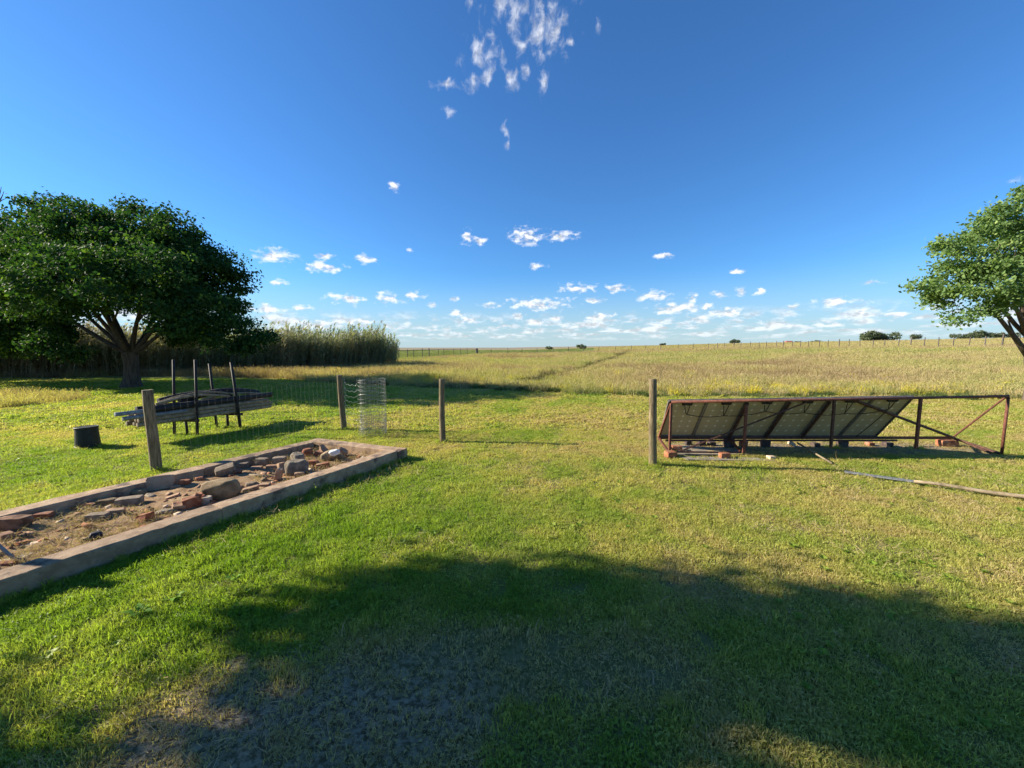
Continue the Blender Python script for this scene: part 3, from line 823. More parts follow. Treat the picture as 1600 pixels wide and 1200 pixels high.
for i, (px, py, rx, ry, Y, lab, nl) in enumerate(far):
    c = PD(px, py, Y); g = Hs(c.x, c.y); rr = rx / F * Y; rz = ry / F * Y
    zc = max(g + rz * .8, c.z)
    lb = []
    for k in range(nl * 2 + 1):
        u = (k / (nl * 2) - .5) * 2
        lb.append(((c.x + u * rr * .72, c.y + random.uniform(-.3, .3) * rr, zc + random.uniform(-.15, .25) * rz), rz * random.uniform(.75, 1.0) * (1.1 - .3 * abs(u))))
    tree('far_bush', lab, 'bush', (c.x, c.y, g), (c.x, c.y, g + rz * .5), rz * .12, lb, M['leaf_far'], 150 * (nl + 1), 7, rz * .22, 40 + i,
         group='bushes scattered along the horizon', limbs=3, shell=.5, flat=.9, twig_r=rz * .12)

# small far building
c = GT(1228, 300.0); rt = empty('farm_building', c, 'tiny farm building with red-brown roof far off on the right horizon', 'building')
c = Vector((c.x, c.y, c.z))
mb = MB(); mb.bar(c + Vector((-2, 0, 1.0)), c + Vector((2, 0, 1.0)), 3, 2.0); mb.build('wall', M['wall'], rt)
mb = MB(); mb.add([c + Vector(p) for p in ((-2.3, -1.9, 2.0), (2.3, -1.9, 2.0), (2.3, 1.9, 2.0), (-2.3, 1.9, 2.0), (-2.3, 0, 3.0), (2.3, 0, 3.0))],
                  [(0, 1, 5, 4), (2, 3, 4, 5), (0, 4, 3), (1, 2, 5), (3, 2, 1, 0)]); mb.build('roof', M['roof'], rt)
mb = MB(); mb.bar(c + Vector((-.4, -1.53, .9)), c + Vector((.4, -1.53, .9)), .04, 1.7); mb.build('door', M['roof'], rt)

# ------------------------------------------------------------------ far field fence
def field_fence():
    A = GT(612, 47.0)
    pts = []
    anchors = [(600, 46), (628, 51), (680, 66), (740, 92), (860, 95), (1000, 96), (1100, 92), (1200, 74), (1340, 60), (1480, 48), (1600, 41), (1720, 37)]
    px = [a[0] for a in anchors]; Ys = [a[1] for a in anchors]
    root = empty('field_fence', GT(800, 94.0), 'long wire farm fence with thin dark posts crossing the far field', 'fence')
    lst = []
    x = 600.0
    while x < 1725:
        lst.append(x)
        x += 12 if x < 740 else (24 if x < 1100 else (13 if x < 1200 else 12 + (x - 1200) / 400 * 17))
    heads = []; proto = None
    for i, p in enumerate(lst):
        q = GT(p + random.uniform(-2, 2), float(np.interp(p, px, Ys))); strong = (i % 6 == 0)
        h = (1.6 if strong else 1.45) * random.uniform(.93, 1.07); w = .08 if strong else .055
        if p > 739 and p < 752: w = .30; h = 1.5
        if proto is None:
            me = bpy.data.meshes.new('post'); mb = MB(); mb.tube([(0, 0, -.1), (0, 0, 1)], 1.0, 6)
            me.from_pydata(mb.v, [], mb.f); me.materials.append(M['far_post']); proto = me
        o = bpy.data.objects.new('post', proto); COL.objects.link(o); o.parent = root
        o.location = Vector(q) - root.location; o.scale = (w, w, h); o.rotation_euler = (random.gauss(0, .03), random.gauss(0, .03), 0)
        heads.append((Vector(q), h))
    mb = MB()
    for lev in (.25, .5, .75, 1.0, 1.25):
        for (a, ha), (b, hb) in zip(heads[:-1], heads[1:]):
            mb.bar(a + Vector((0, 0, lev)), b + Vector((0, 0, lev)), .012, .012)
    mb.build('fence_wire', M['far_post'], root)
    # pipe gate / rail section on the left
    mb = MB(); 
    for (a, ha), (b, hb) in zip(heads[:12], heads[1:13]): mb.tube([a + Vector((0, 0, 1.32)), b + Vector((0, 0, 1.32))], .035, 6)
    mb.build('top_rail', M['far_post'], root)


field_fence()

# ------------------------------------------------------------------ near posts
def near_post(name, label, base, top, w, seed, group='wooden posts of the yard fence'):
    random.seed(seed); b = Vector(base); t = Vector(top)
    root = bpy.data.objects.new(name, None)
    mb = MB(); n = 14; k = 9; vs = []
    d = (t - b)
    for i in range(k):
        f = i / (k - 1); c = b + d * f - (Vector((0, 0, .12)) if i == 0 else Vector((0, 0, 0))); c += Vector((math.sin(f * 4 + seed), math.cos(f * 3), 0)) * w * .06
        for j in range(n):
            a = 6.2832 * j / n; rr = w / 2 * (1.05 - .1 * f) * (1 + .045 * math.sin(a * 3 + seed) + random.uniform(-.02, .02))
            vs.append(c + Vector((math.cos(a) * rr, math.sin(a) * rr, random.uniform(-.004, .004) if i == k - 1 else 0)))
    fs = [(i * n + j, i * n + (j + 1) % n, (i + 1) * n + (j + 1) % n, (i + 1) * n + j) for i in range(k - 1) for j in range(n)] + [tuple((k - 1) * n + j for j in range(n))]
    mb.add(vs, fs); o = mb.build(name, M['post'], None, bevel=.004, origin=b)
    for p in o.data.polygons: p.use_smooth = True
    bpy.data.objects.remove(root)
    return tag(o, label, 'fence post', group)


def post_px(bx, by, tx, ty, wpx, label, seed):
    b = G(bx, by); b.z = Hs(b.x, b.y); z = VH(b, ty); d = px_dir(tx, ty)
    t = Vector((d.x / d.y * b.y, b.y, z)); w = wpx / F * b.y
    return near_post('fence_post', label, b, t, w, seed), b, t, w


pA = post_px(243, 736, 232, 609, 14.5, 'leaning weathered wooden post beside the raised bed, in front of the log rack', 1)
pB = post_px(537, 671, 531, 586, 8.5, 'slim wooden post with curly wire mesh tied to it, left of the mesh roll', 2)
pC = post_px(692, 690, 690, 592, 9.0, 'bare wooden post alone in the middle of the lawn, right of the mesh roll', 3)
pD = post_px(1021, 728, 1019, 592, 12.0, 'thick round wooden post standing at the left end of the solar panel rack', 4)
near_post('fence_post', 'wooden post at the near end of the raised bed, out at the left edge', (-5.3, 2.88, Hs(-5.3, 2.88)), (-5.32, 2.88, 1.2), .1, 5)

# wire mesh between the leaning post and the slim post
def yard_mesh():
    root = empty('wire_mesh_fence', pA[1], 'faint see-through wire mesh stretched between the leaning post and the slim post', 'fence')
    a = pA[1] + Vector((.07, .03, 0)); b = pB[1] + Vector((-.04, 0, 0)); mb = MB()
    for h in (.05, .15, .25, .36, .48, .62, .76, .92, 1.05):
        pts = [a.lerp(b, t) + Vector((0, 0, h + .012 * math.sin(t * 17 + h * 9))) for t in [i / 14 for i in range(15)]]
        mb.tube(pts, .0007, 3, cap=False)
    mb.build('horizontal_wires', M['wire'], root)
    mb = MB()
    for i in range(1, 34):
        p = a.lerp(b, i / 34); mb.tube([p + Vector((0, 0, .04)), p + Vector((0, 0, 1.05))], .001, 3, cap=False)
    mb.build('vertical_wires', M['wire'], root)


yard_mesh()


def mesh_roll():
    c = G(584, 679); r = 22 / F * c.y
    random.seed(9)
    root = empty('wire_mesh_roll', c, 'upright coiled roll of wire mesh between the slim post and the bare middle post', 'wire roll')
    def spiral(t):
        k = t / (2 * math.pi * 2.3); rr = r * (1.02 - .28 * k); wob = 1 + .05 * math.sin(t * 1.7)
        return Vector((c.x + math.cos(t - 2.6) * rr * wob, c.y + math.sin(t - 2.6) * rr * wob, 0))
    T = 2 * math.pi * 2.3
    hs = [.03, .07, .11, .15, .19, .23, .27, .31, .36, .42, .49, .57, .65, .73, .81, .89, .97, 1.04, 1.09]
    mb = MB()
    for h in hs:
        ph = random.uniform(0, 6)
        mb.tube([spiral(t) + Vector((0, 0, h + .012 * math.sin(t * 5 + ph))) for t in np.linspace(0, T, 96)], .0013, 3, cap=False)
    mb.build('ring_wires', M['wire'], root)
    mb = MB()
    for t in np.arange(0, T, .30):
        p = spiral(t); mb.tube([p + Vector((0, 0, .02)), p + Vector((.006, 0, .5)), p + Vector((0, 0, 1.1))], .0013, 3, cap=False)
    for t in np.arange(.1, T, .13):
        p = spiral(t); mb.tube([p + Vector((0, 0, .01)), p + Vector((0, 0, .42))], .0011, 3, cap=False)
    mb.build('upright_wires', M['wire'], root)
    # loose end curling across to the slim post
    mb = MB(); b = pB[1]
    s0 = spiral(0)
    for i, h in enumerate((1.04, .92, .81, .71, .60, .49, .37, .26)):
        a = Vector((b.x + .05, b.y - .02, h + .03)); e = Vector((s0.x, s0.y, h - .03))
        pts = []
        for t in np.linspace(0, 1, 22):
            q = a.lerp(e, t); q.z += -.07 * math.sin(min(1, t * 2.4) * math.pi * .5) * (1 - t) ** .3 + .012 * math.sin(t * 26 + i); q.y -= .13 * math.sin(t * math.pi); pts.append(q)
        mb.tube(pts, .0028, 4, cap=False)
    mb.build('loose_wires', M['wire'], root)


mesh_roll()

# ------------------------------------------------------------------ raised bed
def raised_bed():
    KW = .205
    nrm = Vector((-dirb.y, dirb.x, 0))
    e = (Bnr - Bfl); e.z = 0; ed = e.normalized(); en = Vector((ed.y, -ed.x, 0))
    if en.dot(dirb) > 0: en = -en
    root = empty('raised_bed', (Bnr.x, Bnr.y, 0), 'long raised planting bed with low worn concrete kerbs on the left of the lawn', 'raised bed')
    def kerb(a, b, inn, w, m0, m1, k=14, name='kerb', sd=0):
        """a->b outer line, inn inward normal, m0/m1 mitre slides of the inner corners"""
        a = Vector((a[0], a[1], 0)); b = Vector((b[0], b[1], 0)); r = np.random.default_rng(sd)
        d = (b - a); L = d.length; dn = d / L; vs = []; fs = []
        for i in range(k + 1):
            f = i / k; o = a + d * f; q = a + dn * m0 + inn * w + (d - dn * (m0 + m1)) * f
            j = lambda s=.0028: Vector((r.normal(0, s), r.normal(0, s), r.normal(0, s)))
            c = .010
            vs += [o + Vector((0, 0, -.08)), o + Vector((0, 0, KH - c)) + j(), o + inn * c + Vector((0, 0, KH)) + j(.0022),
                   (o + q) * .5 + Vector((0, 0, KH + .001)) + j(.0022), q - inn * c + Vector((0, 0, KH)) + j(.0022), q + Vector((0, 0, KH - c)) + j(), q + Vector((0, 0, -.08))]
        for i in range(k):
            for t in range(6):
                fs.append((i * 7 + t, (i + 1) * 7 + t, (i + 1) * 7 + t + 1, i * 7 + t + 1))
        fs += [tuple(range(7)), tuple(k * 7 + t for t in range(6, -1, -1))]
        mb = MB(); mb.add(vs, fs); return mb.build(name, M['concrete'], root)
    g = .003
    inn_n = nrm; inn_f = -nrm; inn_e = en
    # mitre: end kerb runs full width; long kerbs butt against its inner face
    ce = abs(en.dot(dirb)); back = KW / ce
    gap = dirb * g
    Pn = Bnr - dirb * (back + g); Pf = Bfl - dirb * (back + g)
    slide = KW * (nrm.dot(ed) if False else 0)
    # end kerb
    kerb(Bfl, Bnr, en, KW, 0, 0, 24, sd=1)
    # the end kerb's inner face is parallel to ed; long kerbs cut to it
    sn = nrm.dot(-en) / ce * KW
    sf = (-nrm).dot(-en) / ce * KW
    J1 = Bnr - dirb * 2.55; J2 = Bnl
    kerb(Pn, J1 + dirb * g, inn_n, KW, -sn * -1 if False else -sn, 0, 34, sd=2); kerb(J1 - dirb * g, J2, inn_n, KW, 0, 0, 50, sd=3)
    K1 = G(313, 737, 0.1); tproj = (Vector((K1.x, K1.y, 0)) - Vector((Bfl.x, Bfl.y, 0))).dot(-dirb)
    K1 = Bfl - dirb * tproj
    kerb(Pf, K1 + dirb * .006, inn_f, KW, -sf, 0, 34, sd=4); kerb(K1 - dirb * .006, Bfn, inn_f, KW + .012, 0, 0, 44, sd=5)
    kerb(Bfn + dirb * 0, Bnl, dirb, KW, 0, 0, 6, sd=6) if False else None
    # soil
    q = [Bnr - dirb * back * .5 + nrm * KW * .5, Bfl - dirb * back * .5 - nrm * KW * .5, Bfn - nrm * KW * .5, Bnl + nrm * KW * .5]
    a, b, c, d = [Vector((v.x, v.y, 0)) for v in q]; nu, nv = 34, 150; vs = []; fs = []
    for i in range(nv):
        for j in range(nu):
            p = d.lerp(c, j / (nu - 1)).lerp(a.lerp(b, j / (nu - 1)), i / (nv - 1))
            e0 = min(j, nu - 1 - j) / nu
            z = .012 + .055 * float(fbm(p.x, p.y, .5, 401)) + .03 * float(vnoise(p.x, p.y, .09, 403)) + .01 * min(1, e0 * 6)
            vs.append((p.x, p.y, z))
    fs = [(i * nu + j, i * nu + j + 1, (i + 1) * nu + j + 1, (i + 1) * nu + j) for i in range(nv - 1) for j in range(nu - 1)]
    mb = MB(); mb.add(vs, fs); mb.build('soil', M['soil'], root, smooth=True)
    # straw litter
    n = 4200; u = rng.uniform(0, 1, n); v = rng.uniform(0, 1, n)
    A = np.array([d.x, d.y]); B_ = np.array([c.x, c.y]); C_ = np.array([a.x, a.y]); D_ = np.array([b.x, b.y])
    xy = (A * (1 - u)[:, None] + B_ * u[:, None]) * (1 - v)[:, None] + (C_ * (1 - u)[:, None] + D_ * u[:, None]) * v[:, None]
    k = (fbm(xy[:, 0], xy[:, 1], .5, 407) > .44) & (u > .1) & (u < .9); xy = xy[k]; n = len(xy)
    vs = [blade_mesh(f'litter_{i}', M['straw'], 10, .05, .055, .0035, 1.2, 140 + i) for i in range(3)]
    rot = np.stack([rng.normal(0, .9, n), rng.normal(0, .9, n), rng.uniform(0, 6.28, n)], -1); s = rng.uniform(.6, 1.3, n)
    P = np.stack([xy[:, 0], xy[:, 1], .045 + .03 * fbm(xy[:, 0], xy[:, 1], .5, 401)], -1)
    o = scatter('straw_litter', 'dry straw and litter lying on the soil inside the raised bed', 'straw', P, rot, np.stack([s] * 3, -1), rng.integers(0, 3, n), rng.uniform(0, 1, n), vs)


raised_bed()


def chunk(name, px, py, size, mat, label, cat, rot=(0, 0, 0), rough=.05, kind='brick', z=.045, seed=None):
    """one broken brick, block or stone resting on the bed soil at picture position (its foot)"""
    seed = seed if seed is not None else int(px * 7 + py); r = np.random.default_rng(seed)
    g = G(px, py, z); sx, sy, sz = size[0] * .82, size[1] * .82, size[2] * .98
    import bmesh
    bm = bmesh.new()
    if kind == 'stone':
        bmesh.ops.create_icosphere(bm, subdivisions=4, radius=.56)
        cuts = []
        for q in range(11):
            nv = Vector(r.normal(size=3)).normalized(); cuts.append((nv, r.uniform(.42, .52)))
        cuts += [(Vector((0, 0, 1)), .40), (Vector((0, 0, -1)), .38)]
        P5 = planes(seed)
        for v in bm.verts:
            p = v.co.copy()
            for nv, dd in cuts:
                k = p.dot(nv) - dd
                if k > 0: p -= nv * k * .93
            d = sum(math.sin(p.dot(Vector(r2)) * k * 1.6 + ph) / (1 + i2) for i2, (r2, k, ph) in enumerate(P5)) * rough * .55
            v.co = p * (1 + d) + Vector(r.normal(0, rough * .05, 3))
    else:
        bmesh.ops.create_cube(bm, size=1)
        if kind == 'wedge':
            for v in bm.verts:
                if v.co.z > 0 and v.co.x > 0: v.co.z = -.1 * 1; v.co.x *= .8
                if v.co.z > 0: v.co.y *= .6
        bmesh.ops.subdivide_edges(bm, edges=bm.edges[:], cuts=3, use_grid_fill=True)
        for v in bm.verts:
            c = v.co; b = 1 - .10 * (sum(1 for q in c if abs(abs(q) - .5) < .01) - 1) * .5
            v.co = c * b + Vector(r.normal(0, rough * .35, 3))
            if kind == 'broken' and c.x > .3: v.co.x += r.normal(-.08, .10)
    for v in bm.verts: v.co = Vector((v.co.x * sx, v.co.y * sy, v.co.z * sz))
    me = bpy.data.meshes.new(name); bm.to_mesh(me); bm.free()
    me.materials.append(M[mat])
    if kind == 'stone': me.polygons.foreach_set('use_smooth', [True] * len(me.polygons))
    o = bpy.data.objects.new(name, me); COL.objects.link(o)
    Rm = Matrix.Rotation(rot[2], 3, 'Z') @ Matrix.Rotation(rot[1], 3, 'Y') @ Matrix.Rotation(rot[0], 3, 'X')
    zmin = min((Rm @ v.co).z for v in me.vertices)
    o.rotation_euler = Rm.to_euler(); o.location = (g.x, g.y + sy * .3, z - .008 - zmin)
    tag(o, label, cat, 'rubble lying in the raised bed'); return o


def planes(seed):
    r = np.random.default_rng(seed + 5)
    out = []
    for k in (2.0, 3.5, 5.5, 8, 12):
        v = r.normal(size=3); v /= np.linalg.norm(v); out.append((tuple(v), k * 1.3, r.uniform(0, 6)))
    return out


Q = R
chunk('broken_brick', 16, 832, (.25, .14, .13), 'brick_dull', 'large dark brick lump at the left edge of the bed', 'brick', (0, .1, Q(20)), .06, 'broken')
chunk('broken_brick', 3, 848, (.13, .10, .08), 'brick_dull', 'red brick cut by the left edge, in front of the dark lump', 'brick', (0, 0, Q(-20)))
chunk('red_brick', 41, 812, (.19, .12, .075), 'brick', 'red brick lying flat, left of a pair by the far kerb', 'brick', (.1, -.1, Q(35)), .05, 'broken')
chunk('red_brick', 63, 815, (.17, .10, .085), 'brick', 'red brick on edge, right of a pair by the far kerb', 'brick', (0, 0, Q(15)), .04)
chunk('flat_tile', 84, 803, (.15, .08, .02), 'plaster', 'thin pale tile leaning beside the pair of red bricks', 'tile', (.2, .1, Q(10)), .03)
chunk('red_brick', 134, 796, (.13, .10, .07), 'brick', 'small red brick left of the long dark slab', 'brick', (0, .1, Q(10)), .05, 'broken')
chunk('stone_slab', 158, 791, (.30, .16, .09), 'stone', 'long dark flat stone slab against the far kerb', 'stone', (0, 0, Q(8)), .05, 'stone')
chunk('grey_block', 198, 792, (.26, .14, .10), 'brick_grey', 'smooth grey block with flat sunlit top', 'block', (0, 0, Q(24)), .03)
chunk('stone', 213, 775, (.20, .13, .09), 'stone', 'knobbly stone behind the smooth grey block', 'stone', (0, 0, Q(-10)), .07, 'stone')
chunk('stone', 232, 778, (.17, .10, .05), 'rubble', 'flat grey stone right of the knobbly stone', 'stone', (0, .1, Q(-30)), .05, 'stone')
chunk('grey_block', 149, 816, (.21, .11, .085), 'brick_grey', 'grey block standing in the middle of the bed, left of an orange brick', 'block', (0, 0, Q(12)), .03)
chunk('orange_brick', 177, 809, (.18, .11, .085), 'brick_tan', 'orange-tan brick tucked right behind the grey middle block', 'brick', (0, 0, Q(18)), .05, 'broken')
chunk('brick_wedge', 224, 818, (.14, .13, .13), 'brick', 'pointed orange brick wedge standing up near the near kerb', 'brick', (0, -.35, Q(160)), .04, 'wedge')
chunk('flat_tile', 203, 820, (.20, .07, .02), 'brick_tan', 'thin tan tile lying flat left of the brick wedge', 'tile', (0, .08, Q(5)), .03)
chunk('grey_stone', 256, 806, (.20, .12, .08), 'rubble', 'grey stone between the brick wedge and the orange rubble', 'stone', (0, 0, Q(30)), .06, 'stone')
chunk('broken_brick', 281, 800, (.19, .12, .08), 'brick_tan', 'tan broken brick at the left of the orange rubble pile', 'brick', (.2, .1, Q(40)), .08, 'broken')
chunk('broken_brick', 299, 797, (.18, .11, .13), 'brick', 'deep orange broken brick in the middle of the rubble pile', 'brick', (.1, -.2, Q(30)), .09, 'broken')
chunk('broken_brick', 311, 790, (.16, .10, .11), 'brick', 'orange brick piece leaning right behind the rubble pile', 'brick', (.3, .2, Q(-20)), .07, 'broken')
chunk('tan_brick', 321, 790, (.10, .10, .10), 'plaster', 'pale yellow brick half at the foot of the big boulder', 'brick', (0, 0, Q(25)), .04)
chunk('boulder', 337, 783, (.44, .30, .27), 'stone', 'big rounded brown boulder in the middle of the bed', 'boulder', (0, 0, Q(12)), .035, 'stone')
chunk('flat_brick', 268, 781, (.15, .09, .04), 'brick_tan', 'thin tan brick lying sunlit behind the rubble pile', 'brick', (0, -.25, Q(30)), .04)
chunk('small_brick', 273, 765, (.11, .07, .05), 'brick_tan', 'small tan brick piece beside the red brick by the far kerb', 'brick', (0, 0, Q(5)), .05, 'broken')
chunk('red_brick', 287, 761, (.13, .09, .09), 'brick', 'red brick standing near the leaning kerb slab', 'brick', (0, 0, Q(15)), .04)
chunk('leaning_slab', 249, 765, (.30, .06, .17), 'concrete', 'broken kerb slab leaning against the far kerb', 'slab', (-.35, 0, Q(28)), .03)
chunk('small_brick', 310, 754, (.13, .10, .09), 'brick', 'dull red rounded brick piece at the foot of the far kerb', 'brick', (0, 0, Q(5)), .06, 'stone')
chunk('broken_brick', 371, 776, (.05, .05, .05), 'brick', 'tiny brick piece right of the boulder', 'brick', (0, 0, .3), .06, 'stone')
chunk('black_pot', 145, 845, (.115, .10, .09), 'rubber', 'small round glossy black lump near the near kerb', 'lump', (0, 0, .3), .05, 'stone')
chunk('paper_scrap', 157, 838, (.06, .035, .012), 'white', 'small white scrap beside the black lump', 'scrap', (.3, .4, .6), .08)
chunk('white_board', 190, 806, (.26, .035, .018), 'white', 'thin white strip lying in front of the orange-tan brick', 'strip', (0, 0, Q(25)), .03)
chunk('pale_slab', 52, 852, (.24, .09, .02), 'plaster', 'pale flat plaster sliver lying on the straw', 'slab', (0, 0, Q(30)), .04)
chunk('pale_slab', 10, 876, (.26, .15, .02), 'plaster', 'broad pale plaster piece at the lower left corner of the bed', 'slab', (0, 0, Q(5)), .04)
chunk('red_tile', 8, 884, (.12, .07, .03), 'brick', 'flat red tile on the pale plaster at the lower left', 'tile', (0, 0, Q(10)), .05)
chunk('pale_slab', 75, 865, (.14, .06, .02), 'plaster', 'small plaster flake beside the near kerb', 'flake', (0, 0, Q(24)), .06)
# far end of the bed
chunk('grey_block', 350, 746, (.26, .15, .12), 'brick_grey', 'tilted grey-brown block right of the kerb joint', 'block', (.3, -.25, Q(30)), .04)
chunk('broken_brick', 367, 744, (.16, .12, .08), 'brick', 'dull broken brick against the tilted block', 'brick', (.1, .2, Q(-10)), .06, 'broken')
chunk('grey_block', 377, 733, (.16, .12, .09), 'brick_grey', 'dark grey block in shade by the far kerb', 'block', (0, 0, Q(10)), .04)
chunk('flat_brick', 398, 735, (.18, .12, .05), 'brick_tan', 'flat tan brick with sunlit top in shade', 'brick', (0, 0, Q(10)), .04)
chunk('grey_block', 408, 729, (.20, .12, .12), 'brick_grey', 'squared grey block with bright left end', 'block', (0, 0, Q(-5)), .03)
chunk('grey_block', 435, 727, (.20, .14, .12), 'brick_grey', 'squared grey block right of the one with the bright end', 'block', (0, 0, Q(15)), .03)
chunk('tan_brick', 424, 734, (.18, .09, .07), 'brick_tan', 'tan brick lying in front of the squared grey blocks', 'brick', (0, 0, Q(10)), .04)
chunk('tan_brick', 439, 735, (.14, .10, .10), 'brick_tan', 'short tan brick with pale end, left of the concrete rubble', 'brick', (0, -.2, Q(-35)), .04)
chunk('concrete_lump', 460, 744, (.33, .24, .24), 'rubble', 'big rough grey concrete lump near the near kerb', 'concrete lump', (0, 0, Q(20)), .09, 'stone')
chunk('concrete_lump', 463, 726, (.22, .17, .19), 'rubble', 'smaller knobbly concrete lump behind the big one', 'concrete lump', (0, .2, Q(-10)), .11, 'stone')
chunk('upright_brick', 435, 751, (.10, .08, .16), 'brick_tan', 'brick standing on end in front of the concrete lump', 'brick', (.1, .3, Q(20)), .04)
chunk('tan_brick', 467, 747, (.14, .08, .08), 'brick_tan', 'tan brick half against the near kerb by the lump', 'brick', (0, 0, Q(25)), .04)
chunk('flat_brick', 390, 770, (.19, .09, .06), 'brick_tan', 'tan brick leaning on the near kerb right of the boulder', 'brick', (0, -.15, Q(28)), .05)
chunk('grey_stone', 392, 763, (.17, .10, .09), 'brick_grey', 'grey stone behind the tan brick right of the boulder', 'stone', (0, 0, Q(20)), .07, 'stone')
chunk('flat_brick', 410, 762, (.17, .09, .05), 'brick_tan', 'sunlit flat brick at the near kerb, last of a row of three', 'brick', (0, 0, Q(10)), .04)
chunk('round_brick', 479, 715, (.17, .14, .17), 'brick', 'round dull red hollow brick in the far corner', 'brick', (0, 0, .4), .08, 'stone')
chunk('orange_brick', 505, 709, (.16, .11, .12), 'brick_tan', 'orange brick wedge at the foot of the end kerb', 'brick', (.2, .3, Q(-30)), .05, 'wedge')
chunk('red_brick', 496, 714, (.14, .10, .07), 'brick', 'red brick in the shade of the orange wedge', 'brick', (0, .2, Q(10)), .05, 'broken')
chunk('yellow_rock', 511, 722, (.22, .16, .17), 'stone', 'yellow-brown rock under the white cloth', 'rock', (0, -.5, Q(20)), .06, 'stone')
chunk('dark_rock', 525, 721, (.22, .16, .13), 'stone', 'dark rock right of the yellow-brown rock', 'rock', (0, .1, Q(0)), .07, 'stone')
chunk('white_cloth', 521, 712, (.17, .12, .09), 'white', 'crumpled white cloth lying on the rocks in the far corner', 'cloth', (.2, -.2, Q(20)), .10, 'stone', z=.16)
chunk('broken_brick', 534, 716, (.18, .12, .12), 'brick_tan', 'brown brick piece leaning right of the dark rock', 'brick', (.1, .55, Q(10)), .08, 'broken')
chunk('red_brick', 488, 729, (.15, .10, .09), 'brick', 'red brick behind the near kerb left of the yellow-brown rock', 'brick', (0, 0, Q(5)), .04)
chunk('red_brick', 503, 733, (.21, .10, .08), 'brick', 'long red brick with pale end against the near kerb', 'brick', (0, -.1, Q(22)), .04)
chunk('brick_chip', 543, 720, (.12, .07, .04), 'brick_tan', 'small tan brick chip near the end kerb', 'brick', (0, 0, .4), .06, 'broken')
mb = MB(); a = G(376, 743, .06); b = G(428, 746, .06); mb.tube([a, a.lerp(b, .5) + Vector((0, 0, .015)), b], .022, 8, .016, jit=.1)
tag(mb.build('wooden_stick', M['pole'], None, smooth=True, origin=a), 'short brown stick lying across the soil left of the concrete lump', 'stick', 'rubble lying in the raised bed')
mb = MB(); a = G(-14, 842, .22); b = G(22, 873, .05); mb.tube([a, b], .012, 8)
tag(mb.build('pale_pipe', M['wire'], None, origin=a), 'thin pale pipe leaning into the bed at the left edge', 'pipe')

# ------------------------------------------------------------------ tub
def tub():
    b = G(138, 699); w = 30 / F * b.y; zt = VH(b, 667); b.z = Hs(b.x, b.y)
    root = empty('upturned_tub', b, 'black plastic tub turned upside down on the grass near the left edge', 'tub')
    mb = MB(); n = 28; prof = [(w * .50, 0), (w * .515, .012), (w * .515, .035), (w * .49, .04), (w * .44, zt - .05), (w * .435, zt - .035), (w * .455, zt - .03), (w * .455, zt), (w * .44, zt + .004), (w * .40, zt - .001), (0.001, zt - .001)]
    vs = [(b.x + math.cos(6.2832 * j / n) * r_, b.y + math.sin(6.2832 * j / n) * r_, b.z + z) for r_, z in prof for j in range(n)]
    fs = [(i * n + j, i * n + (j + 1) % n, (i + 1) * n + (j + 1) % n, (i + 1) * n + j) for i in range(len(prof) - 1) for j in range(n)]
    mb.add(vs, fs); mb.build('body', M['plastic'], root, smooth=False)
    mb = MB(); mb.tube([(b.x + math.cos(a) * w * .46, b.y + math.sin(a) * w * .46, b.z + zt - .004) for a in np.linspace(0, 6.2832, 29)], .006, 6, cap=False); mb.build('rim', M['plastic'], root, smooth=True)


tub()

